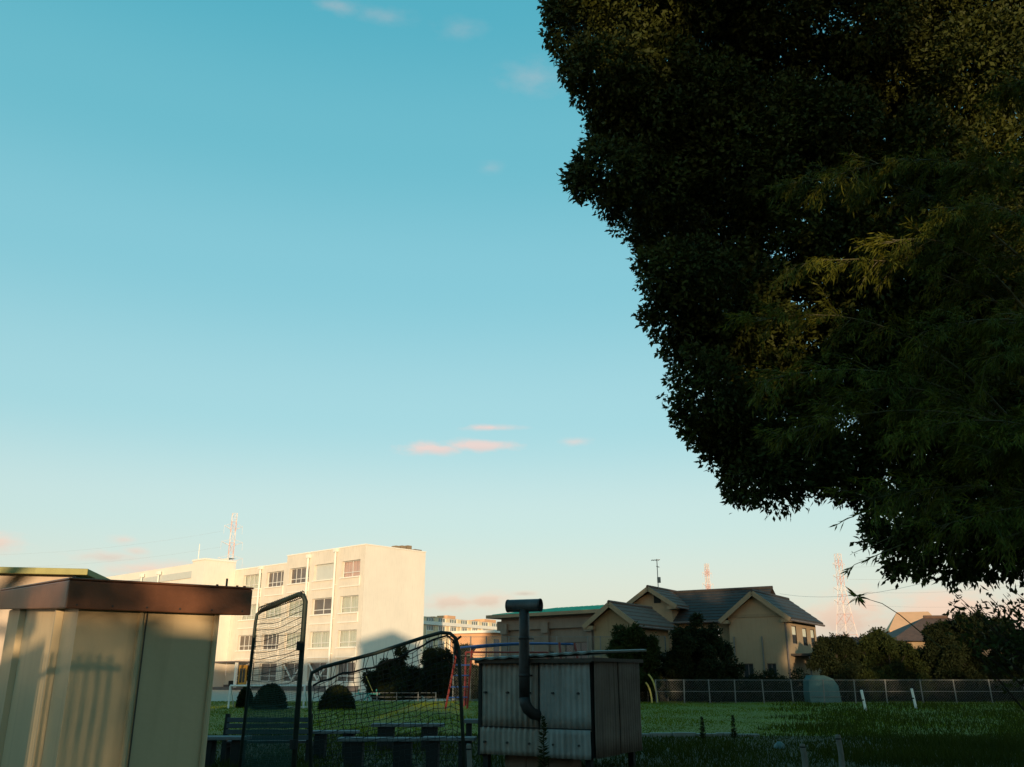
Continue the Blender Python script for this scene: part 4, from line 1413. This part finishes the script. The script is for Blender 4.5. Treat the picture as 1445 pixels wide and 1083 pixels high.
# stakes, stumps, litter
for px, py0, r_, lb, Y in ((1136, 1050, .045, 'short reddish wooden stump post on the rough ground', 15.2), (1188, 1037, .042, 'grey weathered wooden post beside the reddish stump', 15.0), (662, 1050, .035, 'pale wooden stake at the foot of the low net', 12.5)):
    p = at(px, 1083, Y)
    t = thing('wooden_post', lb, 'post', (p.x, Y, 0))
    H_ = zat(py0, Y)
    MB().tube([(0, 0, -.05), (.01, 0, H_ * .6), (-.01, 0, H_ - .02), (-.008, 0, H_)], [r_ * 1.05, r_, r_ * .97, r_ * .8], 10).build('shaft', 'stake', t)
    MB().tube([(-.008, 0, H_ * .9), (-.008, 0, H_ * .9 + .02)], r_ * 1.04, 10).build('band', 'bark', t)
bp_ = ground(1100, 1058)
bag = MB()
for i in range(6):
    for j in range(10):
        q = []
        for di, dj in ((0, 0), (0, 1), (1, 1), (1, 0)):
            a, b = (i + di) / 6 * math.pi / 2, ((j + dj) % 10) / 10 * 2 * math.pi
            rr = .12 * (1 + .25 * math.sin(3 * b + 2 * a))
            q.append((rr * math.cos(a) * math.cos(b), .7 * rr * math.cos(a) * math.sin(b), .02 + .15 * math.sin(a) * (1 + .2 * math.sin(5 * b))))
        bag.quad(*q)
bo = tag(bag.build('plastic_bag', 'tarp', smooth=True), 'crumpled pale blue plastic bag lying in the weeds', 'bag')
bo.location = bp_

# ================================================================== SHED AT THE LEFT
SR = R(35)
sx = Vector((math.cos(SR), math.sin(SR), 0))       # along the front, to the right
sy = Vector((-math.sin(SR), math.cos(SR), 0))      # along the side, back to the left
sc0 = at(92, 859, 4.5)
sz_b = sc0.z
sz_t = at(92, 818.5, 4.5).z
shed = thing('storage_shed', 'beige steel storage shed with a deep brown roof edge', 'shed', (sc0.x, sc0.y, 0), SR)
LW = along(Vector((sc0.x, sc0.y, sz_t)), sx, 357)
LB = 3.0
rise = .055                                           # roof rises towards the back
ob, osd = .075, .155
zr = lambda y: sz_b + rise * y
# fascia boards (outer faces on x=0 / y=0)
def slope_box(x0, x1, y0, y1, h0, h1):
    m = MB()
    v = [(x, y, z + rise * max(y, 0)) for z in (h0, h1) for y in (y0, y1) for x in (x0, x1)]
    m.v = v
    m.f = [(0, 2, 3, 1), (4, 5, 7, 6), (0, 1, 5, 4), (2, 6, 7, 3), (0, 4, 6, 2), (1, 3, 7, 5)]
    return m
slope_box(0, LW, 0, .02, sz_b, sz_t).build('fascia', 'fascia_brown', shed, bevel=.006)
slope_box(0, .02, .021, LB, sz_b, sz_t).build('fascia', 'fascia_brown', shed, bevel=.006)
slope_box(LW - .02, LW, .021, LB, sz_b, sz_t).build('fascia', 'fascia_brown', shed, bevel=.006)
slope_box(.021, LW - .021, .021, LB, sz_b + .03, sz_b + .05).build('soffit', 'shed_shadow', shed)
slope_box(-.004, LW + .004, -.006, LB, sz_t + .001, sz_t + .012).build('roof_sheet', 'fascia_brown', shed, bevel=.004)
MB().tube([(.02, .01, sz_t + .008), (.02, .01, sz_t + .02)], .008, 8).build('roof_bolt', 'bolt', shed)
MB().tube([(LW - .14, .03, sz_t + .01), (LW - .14, .03, sz_t + .055)], .006, 8).build('roof_pin', 'bolt', shed)
for X in (LW - .05, LW - .09, LW - .2):
    MB().tube([(X, .0, sz_t + .008), (X, .0, sz_t + .018)], .007, 8).build('roof_bolt', 'bolt', shed)
# walls set back under the roof
wx0, wy0 = ob, ob
wx1 = LW - osd
ztop = sz_b + .035
MB().box(wx0, wx1, wy0, wy0 + .03, .1, ztop).build('front_panel', 'shed_beige', shed)
MB().box(wx0, wx0 + .03, wy0 + .031, LB - .1, .1, ztop + .12).build('side_panel', 'shed_beige', shed)
MB().box(wx1 - .03, wx1, wy0 + .031, LB - .1, .1, ztop + .12).build('side_panel', 'shed_beige', shed)
MB().box(wx0, wx1, LB - .1, LB - .07, .1, ztop + .12).build('back_panel', 'shed_beige', shed)
def rib(cx, y_, w0, w1, h, face):
    """vertical pressed rib of trapezoid section on the front (face 'f') or the side wall ('s')"""
    p = [(-w0 / 2, 0), (-w1 / 2, -h), (w1 / 2, -h), (w0 / 2, 0)]
    m = MB()
    for k in range(3):
        (a, b), (c, d) = p[k], p[k + 1]
        if face == 'f':
            m.quad((cx + a, y_ + b, .1), (cx + c, y_ + d, .1), (cx + c, y_ + d, ztop), (cx + a, y_ + b, ztop))
        else:
            m.quad((y_ + b, cx - a, .1), (y_ + d, cx - c, .1), (y_ + d, cx - c, ztop + .1), (y_ + b, cx - a, ztop + .1))
    return m.build('rib', 'shed_beige', shed)
for X in np.linspace(.05, LW - .05, 6):
    MB().tube([(float(X), -.004, sz_b + .02), (float(X), .004, sz_b + .02)], .005, 8).build('fascia_screw', 'bolt', shed)
base_f = Vector((sc0.x, sc0.y, 1.8)) + sy * wy0
base_s = Vector((sc0.x, sc0.y, 1.8)) + sx * wx0
for px in (196, 303):
    X = along(base_f, sx, px)
    rib(X, wy0 - .001, .030, .014, .014, 'f')
X = along(base_f, sx, 203)
MB().box(X, X + .006, wy0 - .006, wy0 - .001, .12, ztop).build('door_seam', 'shed_shadow', shed)
MB().box(wx1 - .022, wx1 + .004, wy0 - .012, wy0 - .002, .1, ztop).build('corner_post', 'shed_beige', shed, bevel=.003)
for px in (28, 83):
    Yy = along(base_s, sy, px)
    rib(Yy, wx0 - .001, .10, .035, .034, 's')
Yy = along(base_s, sy, -30)
rib(Yy, wx0 - .001, .10, .035, .034, 's')
rib(Yy + .7, wx0 - .001, .10, .035, .034, 's')
MB().box(wx0 - .01, wx1 + .01, wy0 - .01, LB - .06, 0, .1).build('base_rail', 'fascia_brown', shed)

# building behind the shed: olive flat roof edge
ob0 = at(125, 803, 10)
OR_ = R(12)
ox = Vector((math.cos(OR_), math.sin(OR_), 0))
old = thing('flat_roof_outbuilding', 'pale outbuilding with an olive flat roof edge behind the shed', 'building', (ob0.x, ob0.y, 0), OR_)
oz1 = ob0.z
oz0 = at(125, 812, 10).z
of = MB().box(-6, 0, -.02, .02, oz0, oz1).build('fascia', 'olive_fascia', old, bevel=.008)
MB().box(-.04, 0, .021, 4, oz0, oz1).build('fascia', 'olive_fascia', old, bevel=.008)
MB().box(-5.98, -.042, .022, 4, oz0 + .02, oz1 - .02).build('roof_slab', 'olive_fascia', old)
MB().box(-5.9, -.19, .16, 3.9, 0, oz0 + .019).build('wall', 'old_wall', old)

# ================================================================== BIG TREE
edge = [(835, 40, 60, 13), (862, 105, 56, 12.4), (893, 170, 58, 13.4), (862, 238, 44, 12.4), (915, 268, 52, 13), (955, 325, 52, 13.6), (966, 385, 48, 12.4),
        (965, 440, 48, 13), (1000, 495, 54, 13.6), (1004, 555, 54, 12.6), (1038, 608, 50, 13), (1064, 652, 54, 13.4), (1098, 668, 46, 12.6),
        (1150, 655, 48, 13), (1200, 668, 40, 13.6), (1262, 735, 36, 12), (1282, 778, 32, 12), (1335, 770, 46, 11.6), (1395, 765, 50, 11.6), (1445, 755, 60, 11.6),
        (822, -30, 62, 13.2), (850, -100, 70, 13), (915, 395, 12, 12.2), (828, 240, 18, 12.3)]
poly = [(850, 0), (880, 80), (910, 200), (940, 290), (985, 400), (1030, 520), (1070, 610), (1110, 640), (1250, 660), (1330, 730), (1480, 730), (1640, 700), (1700, 300), (1600, -200), (1250, -330), (950, -220)]
def inside(x, y):
    c = False
    for i in range(len(poly)):
        (x0, y0), (x1, y1) = poly[i], poly[i - 1]
        if (y0 > y) != (y1 > y) and x < (x1 - x0) * (y - y0) / (y1 - y0) + x0:
            c = not c
    return c
def to_blob(px, py, r, Y):
    p = at(px, py, Y)
    d = ray(px, py)
    return (p.x, p.y, p.z, r * (p - Vector((0, 0, CZ))).length / F / d.length * 1.02)
tree_base = Vector((10.2, 14.5, 0))
tree = thing('camphor_tree', 'huge dark broadleaf tree overhanging the right half of the picture', 'tree', tree_base)
sprays = []
for (x, y, r, Y) in edge[:20]:
    for _ in range(5):
        a = random.uniform(1.6, 4.4)
        rr_ = r * random.uniform(.85, 1.12)
        sprays.append((x + rr_ * math.cos(a), y - rr_ * math.sin(a), random.uniform(7, 17), Y + random.uniform(-.5, .5)))
blobs = [to_blob(*b) for b in edge + sprays]
fill = []
tries = 0
while len(fill) < 170 and tries < 9000:
    tries += 1
    x, y = random.uniform(800, 1700), random.uniform(-330, 740)
    if not inside(x, y):
        continue
    r_ = random.uniform(48, 82)
    Y = random.uniform(12.6, 16.5)
    if all((x - a) ** 2 + (y - b) ** 2 > (52 if Y > 14.5 else 60) ** 2 or abs(Y - d) > 2.2 for a, b, c, d in fill):
        fill.append((x, y, r_, Y))
blobs += [to_blob(*b) for b in fill]
loc = [(x - tree_base.x, y - tree_base.y, z, r) for x, y, z, r in blobs]
blob_crown('crown', loc, 'leaf', tree, 820, .108, .052, per=9, jit=.05, inner=.5, droop=.25)
MB().tube([(0, 0, -.1), (-.1, .05, 1.6), (-.25, .0, 3.4), (-.5, .1, 5.5), (-.4, .2, 8.5)], [.62, .46, .40, .32, .16], 14).build('trunk', 'bark', tree, smooth=True)
for k, b in enumerate(loc):
    if k >= len(edge) + len(sprays) and k % 5 == 0 and b[1] > -.2:
        s_ = Vector((-.35, .1, 3.2 + (k % 7) * .6))
        e_ = Vector(b[:3])
        m_ = s_.lerp(e_, .5) + Vector((0, 0, .5))
        MB().tube([s_, s_.lerp(m_, .6), m_, m_.lerp(e_, .6), e_], [.13, .11, .07, .04, .015], 7).build('limb', 'bark', tree, smooth=True)

# ================================================================== BAMBOO
def frond_leaves(path, n_br, br_len, leaves_per, L, W, acc, twigs, start=.35, droop=.6):
    """side branches along a culm, each carrying sprays of narrow leaves"""
    pts = np.array([list(p) for p in path])
    for b in range(n_br):
        u = start + (1 - start) * (b + random.random()) / n_br
        f = u * (len(pts) - 1)
        i = min(int(f), len(pts) - 2)
        p = pts[i] + (pts[i + 1] - pts[i]) * (f - i)
        ax_ = unit((pts[i + 1] - pts[i])[None])[0]
        d = rdir(1)[0]
        d = d - ax_ * d.dot(ax_) * .6 + ax_ * .5
        d[2] *= .5
        d = d / np.linalg.norm(d)
        ll = br_len * random.uniform(.5, 1.15) * (1.15 - .5 * u)
        q = [p]
        for s_ in range(6):
            d = d + np.array([0, 0, -droop / 6])
            d = d / np.linalg.norm(d)
            q.append(q[-1] + d * ll / 6)
        twigs.tube([Vector(x) for x in q], [.005, .0045, .004, .003, .0025, .002, .0015], 3, cap=False)
        q = np.array(q)
        n = leaves_per
        t = rng.uniform(.15, 1, n) * 6
        ii = np.minimum(t.astype(int), 5)
        P = q[ii] + (q[ii + 1] - q[ii]) * (t - ii)[:, None] + rng.normal(size=(n, 3)) * .03
        D = unit(q[ii + 1] - q[ii]) + rdir(n) * .75
        D[:, 2] -= .45
        acc.append((P, unit(D), L * rng.uniform(.6, 1.2, n), W * rng.uniform(.7, 1.2, n)))
def culm(base, tip, lift, label, n_br=60, br=.75, lp=42, start=.35, L=.13, W=.0155, m='leaf_bamboo', group='bamboo stems of the grove'):
    base, tip = Vector(base), Vector(tip)
    t = thing('bamboo', label, 'bamboo', base, 0, group)
    c = Vector((base.x * .75 + tip.x * .25, base.y * .7 + tip.y * .3, tip.z + lift))
    path = []
    for k in range(19):
        u = k / 18
        path.append(base * (1 - u) ** 2 + c * 2 * u * (1 - u) + tip * u * u - base)
    rad = [.032 * (1 - .9 * k / 18) + .002 for k in range(19)]
    MB().tube(path, rad, 8).build('culm', 'culm', t, smooth=True)
    nd = MB()
    for k in range(1, 18, 1):
        a, b = path[k], path[k] + (path[k + 1] - path[k]).normalized() * .02
        nd.tube([a, b], rad[k] * 1.25, 8)
    nd.build('node_rings', 'culm', t)
    acc, tw = [], MB()
    frond_leaves(path, n_br, br, lp, L, W, acc, tw, start)
    V, Fq = leaf_arrays(*[np.concatenate([a[i] for a in acc]) for i in range(4)])
    npmesh('leaves', V, Fq, m, t)
    tw.build('twigs', 'culm', t)
    return t
tips = [(1062, 455, 10.4, 'reaching furthest left, about halfway up the dark tree'), (1070, 540, 10.0, 'drooping over the lower left of the dark tree'), (1100, 615, 9.8, 'hanging low on the left of the grove'),
        (1120, 375, 10.2, 'arching left just below the golden lit leaves'), (1105, 262, 10.6, 'with golden sunlit leaves, highest on its left side'), (1190, 245, 10.4, 'with golden sunlit leaves, second from the left near the top'),
        (1250, 345, 10.0, 'with a bare golden twig crossing its middle'), (1335, 300, 9.8, 'sunlit, just left of the gap of sky at the right edge'), (1425, 130, 10.2, 'golden sunlit, in the upper right corner'),
        (1380, 235, 10.0, 'with bright yellow drooping leaves below the upper right corner'), (1300, 470, 9.6, 'dark green, in the middle of the grove'), (1390, 510, 9.4, 'dark green, at the right edge of the picture halfway up'),
        (1180, 560, 9.8, 'mid green, left of the grove middle'), (1265, 620, 9.4, 'shaded, low in the middle of the grove'), (1375, 650, 9.2, 'shaded, low at the right edge'), (1225, 705, 9.4, 'shaded, ending in the lowest left sprays'),
        (1320, 745, 9.2, 'shaded, in the lowest fringe of the grove'), (1420, 760, 9.0, 'shaded, at the bottom right of the grove')]
for i, (px, py, Y, lb) in enumerate(tips):
    tip = at(px, py, Y)
    base = Vector((7.6 + (i * .37) % 2.2, Y + .3 * math.sin(i * 2.2), 0))
    culm(base, tip, .9 + .25 * (i % 3), 'bamboo stem ' + lb, n_br=74, br=.70, lp=52, start=.42 if py < 300 else .30)
# loose bamboo shoots that stand out against the sky
def shoot(label, pts_px, Y, n, L, W, tip_only=None):
    pts = [at(x, y, Y) for x, y in pts_px]
    base = pts[0].copy()
    t = thing('bamboo_twig', label, 'bamboo', base, 0, 'loose bamboo twigs against the sky')
    pts = [p - base for p in pts]
    MB().tube(pts, [.007 * (1 - .75 * k / (len(pts) - 1)) for k in range(len(pts))], 5).build('twig', 'culm', t)
    pa = np.array([list(p) for p in pts])
    lo = tip_only or .15
    u = rng.uniform(lo, 1, n) * (len(pa) - 1)
    i = np.minimum(u.astype(int), len(pa) - 2)
    P = pa[i] + (pa[i + 1] - pa[i]) * (u - i)[:, None]
    D = unit(pa[i + 1] - pa[i]) * (.25 if tip_only else 1.1) + rdir(n) * np.array([.8, .8, .7])
    D[:, 2] -= .25
    V, Fq = leaf_arrays(P, unit(D), L * rng.uniform(.6, 1.15, n), np.full(n, W))
    npmesh('leaves', V, Fq, 'leaf_bamboo', t)
shoot('leafy bamboo twig pointing left from the lower edge of the tree', [(1262, 708), (1240, 716), (1215, 724), (1195, 733), (1180, 741)], 9.4, 26, .13, .017)
shoot('leafy bamboo twig pointing left above the pink pylon top', [(1275, 768), (1250, 778), (1228, 788), (1206, 797), (1196, 806)], 9.2, 30, .13, .017)
shoot('thin bare bamboo twig with two leaves at its tip', [(1262, 756), (1235, 768), (1215, 776), (1203, 781)], 9.2, 4, .05, .014, .92)
shoot('long arching bamboo shoot with a tuft of leaves at its tip', [(1330, 915), (1300, 893), (1270, 868), (1245, 852), (1222, 845), (1208, 841)], 9.0, 20, .15, .024, .95)
# scraggly shrub at the right edge
sb = thing('scraggly_shrub', 'scraggly leafy shrub with bare branches at the right edge under the tree', 'shrub', (6.7, 9.6, 0))
acc, tw = [], MB()
for k in range(48):
    px = random.uniform(1335, 1500)
    tip = at(px, random.uniform(835, 905), random.uniform(9.0, 10.2)) - Vector((6.7, 9.6, 0))
    b_ = Vector((random.uniform(-.4, .5), random.uniform(-.3, .3), 0))
    mid_ = b_.lerp(tip, .55) + Vector((random.uniform(-.15, .15), random.uniform(-.15, .15), .15))
    pts = [b_, b_.lerp(mid_, .5), mid_, mid_.lerp(tip, .5), tip]
    tw.tube(pts, [.016, .013, .010, .007, .003], 5)
    pa = np.array([list(p) for p in pts])
    n = 46
    u = rng.uniform(.55, 1, n) * 4
    i = np.minimum(u.astype(int), 3)
    P = pa[i] + (pa[i + 1] - pa[i]) * (u - i)[:, None] + rng.normal(size=(n, 3)) * .05
    D = rdir(n) + unit(pa[i + 1] - pa[i]) * .6
    acc.append((P, unit(D), .085 * rng.uniform(.6, 1.2, n), .034 * rng.uniform(.7, 1.2, n)))
V, Fq = leaf_arrays(*[np.concatenate([a[i] for a in acc]) for i in range(4)])
npmesh('leaves', V, Fq, 'leaf', sb)
tw.build('branches', 'bark', sb)

# ================================================================== BEHIND THE CAMERA: unseen things, mostly added, to keep the yard in evening shade
def shade_tree(name, label, x, y, spec, m='leaf_mid', dens=44, L=.32, W=.18):  # added shade casters out of view, crowns shaped by where shade falls
    """spec: clumps (dx, z, r) of an unseen tree added behind the viewer to cast shade"""
    t = thing(name, label, 'tree', (x, y, 0), 0, 'trees added behind the viewer to cast shade')
    bl = [(dx, random.uniform(-1.2, 1.2), z, r) for dx, z, r in spec]
    blob_crown('crown', bl, m, t, dens, L, W, per=9, jit=.15, inner=.4)
    top = max(b[2] for b in bl)
    MB().tube([(0, 0, -.1), (.1, 0, top * .35), (0, .1, top * .8)], [.3, .22, .07], 10).build('trunk', 'bark', t, smooth=True)
    lm = MB()
    for b in bl[::2]:
        lm.tube([(0, 0, top * .3), (b[0] * .5, b[1] * .5, (top * .3 + b[2]) * .52), b[:3]], [.10, .07, .02], 6)
    lm.build('limb', 'bark', t)
    return t
def H(ho, t0):        # height needed at t0 to shade everything below level ho (measured at the viewer)
    return ho - t0 * TAN_E
# apartment block added to shade the school's foot, and gabled house, far behind
ap = thing('added_shade_block', 'unseen apartment block added behind the viewer to shade the school base', 'building', (-45.5, -30, 0))
aph = H(9.0, -30)
apm = MB()
apm.box(-30, 31, -8, 0, 0, aph)
apm.build('wall', 'school_wall', ap)
for k in range(16):
    for z in (1.2, 4.2, 7.2):
        MB().box(-28.5 + k * 3.7, -26.5 + k * 3.7, .004, .06, z, z + 1.4).build('window', 'dark_glass', ap)
gh_ = thing('gabled_townhouse', 'three-storey gabled house across the street behind the viewer', 'house', (-10.6, -30, 0))
e_, r_ = H(10.5, -30), H(11.9, -30)
MB().box(-3.0, 3.0, -7, 0, 0, e_).build('wall', 'old_wall', gh_)
rr = MB()
rr.quad((-3.6, -7.4, e_ - .2), (-3.6, .4, e_ - .2), (0, .4, r_), (0, -7.4, r_)).quad((3.6, .4, e_ - .2), (3.6, -7.4, e_ - .2), (0, -7.4, r_), (0, .4, r_))
rr.quad((-3.0, 0, e_), (3.0, 0, e_), (0, 0, r_)).quad((-3.0, -7, e_), (3.0, -7, e_), (0, -7, r_))
rr.build('roof', 'roof_tile', gh_)
for z in (1.2, 4.4, 7.6):
    for x in (-2.2, .8):
        MB().box(x, x + 1.4, .004, .06, z, z + 1.4).build('window', 'dark_glass', gh_)
# garden wall added just behind for shade, its gap letting sun onto the shed
gwl = thing('added_shade_wall', 'unseen block wall added behind the viewer to shade the yard', 'wall', (0, -6, 0))
wz = H(2.1, -6)
for x0_, x1_ in ((-30, -2.5), (-1.76, 30)):
    nk = max(1, int((x1_ - x0_) / 2))
    for k in range(nk):
        a, b = x0_ + (x1_ - x0_) * k / nk, x0_ + (x1_ - x0_) * (k + 1) / nk - .01
        MB().box(a, b, -.1, .1, 0, wz - .08).build('block_panel', 'block', gwl)
    MB().box(x0_, x1_, -.13, .13, wz - .078, wz).build('coping', 'kerb', gwl)
# picket fence added out of view, left of the viewer, to stripe the shed
pk = thing('added_shade_fence', 'unseen picket fence added left of the viewer to stripe the shed with shade', 'fence', (-2.66, .5, 0))
for k in range(17):
    x_ = k * .043
    MB().box(x_, x_ + .020, -.008, .008, 0, 2.0 - .004 * k).build('picket', 'old_board', pk, bevel=.003)
for z in (.4, 1.05, 1.86):
    MB().box(-.02, .74, .009, .03, z, z + .035).build('rail', 'old_board', pk)
rs = lambda a, b: random.uniform(a, b)
def clumps(n, dx0, dx1, z0, z1, r0, r1, x=0.0, y=-10.0, gaps=()):
    """random clumps; gaps (u0, u1, h0, h1) are openings in the crown, in metres across and at the viewer's level"""
    o = []
    while len(o) < n:
        d_, z, r = rs(dx0, dx1), rs(z0, z1), rs(r0, r1)
        u, h = x + d_, z + y * TAN_E
        if any(a - r < u < b + r and c - r < h < e + r for a, b, c, e in gaps):
            n -= .2
            continue
        o.append((d_, z, r))
    return o
# hedge added behind the wall to shade hut and lawn, rightwards from the shed
hd = thing('added_shade_hedge', 'unseen tall hedge added behind the viewer to shade hut and lawn', 'hedge', (0, -7, 0))
hb = [(x_, rs(-.2, .2), z_, .62) for x_ in np.arange(-.7, 32, .8) for z_ in (1.2, 2.2, H(3.4, -7) - .2)] + [(-1.15, 0, H(2.2, -7) - .5, .4)]
blob_crown('foliage', hb, 'leaf_mid', hd, 130, .18, .11, per=8, jit=.1, inner=.5)
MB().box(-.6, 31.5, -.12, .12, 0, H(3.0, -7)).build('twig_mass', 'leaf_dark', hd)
shade_tree('added_shade_tree', 'spreading tree added behind the viewer to cast shade, left of the gap', -6.2, -9, clumps(26, -3.0, 3.2, 5.2, 8.0, .8, 1.1))
lsh = thing('added_shade_shrub', 'unseen loose shrub added behind the viewer to filter sun on the shed', 'shrub', (-1.62, -27, 0))  # added leaf screen, spread to thin the sun on the shed
nl = 9500
Pl = np.stack([rng.uniform(-.34, .36, nl), rng.uniform(-.4, .4, nl), rng.uniform(.2, H(2.22, -27), nl)], 1)
V, Fq = leaf_arrays(Pl, rdir(nl), rng.uniform(.045, .075, nl), rng.uniform(.026, .04, nl))
npmesh('foliage', V, Fq, 'leaf_mid', lsh)
lst = MB()
for k in range(7):
    lst.tube([(rs(-.1, .1), rs(-.1, .1), 0), (rs(-.25, .25), rs(-.25, .25), 1.2), (rs(-.33, .33), rs(-.3, .3), H(2.0, -27))], [.02, .014, .004], 5)
lst.build('branches', 'bark', lsh)
t1_ = bpy.data.objects['added_shade_tree']
lowb = [(u + 6.2, rs(-.2, .2), H(h_, -9), r_) for u, h_, r_ in [(-4.2 + .22 * k, 2.42 - .01 * k, .20) for k in range(7)] + [(-1.93, 2.36, .09), (-1.83, 2.35, .10), (-1.74, 2.33, .08)]]  # added leaf clumps set to shade parts of the shed's fascia
blob_crown('low_spray', lowb, 'leaf_mid', t1_, 900, .10, .05, per=7, jit=.03, inner=.3)
MB().tube([(0, 0, 3.2), (2.0, .1, H(2.6, -9)), (4.4, 0, H(2.36, -9))], [.07, .04, .012], 6).build('low_bough', 'bark', t1_)
lit = [(3.4, 5.2, 6.7, 8.4), (1.9, 3.0, 12, 15), (7.4, 9.2, 9.4, 15)]  # crown openings placed so sun reaches chosen leaves of tree and bamboo
shade_tree('added_shade_tree', 'big tree added straight behind the viewer to cast shade', 2.0, -10, clumps(100, -2.8, 4.6, 3.2, 9.6, .8, 1.2, 2.0, -10, lit) + clumps(150, -2.6, 5.0, 9.4, 15.5, .6, .9, 2.0, -10, lit))
shade_tree('added_shade_tree', 'tree added behind the viewer to cast shade on the right', 7.2, -11, clumps(40, -1.8, 2.2, 3.0, 8.4, .8, 1.2, 7.2, -11, lit) + clumps(10, -1.6, .2, 9.5, 14, .35, .6, 7.2, -11))
shade_tree('added_shade_tree', 'tall tree added behind the viewer to cast shade at the far right', 16.6, -12, clumps(110, -4.2, 3.2, 3.0, 11.8, 1.0, 1.4))
shade_tree('added_shade_tree', 'low tree added behind the viewer to cast shade, at the end of the row', 24.0, -12, clumps(26, -3.5, 6, 1.5, 6.0, 1.0, 1.4))
shade_tree('added_shade_tree', 'broad tree added behind the viewer to cast shade, last in the row', 35.0, -12, clumps(34, -5, 6, 1.5, 7.6, 1.1, 1.5))
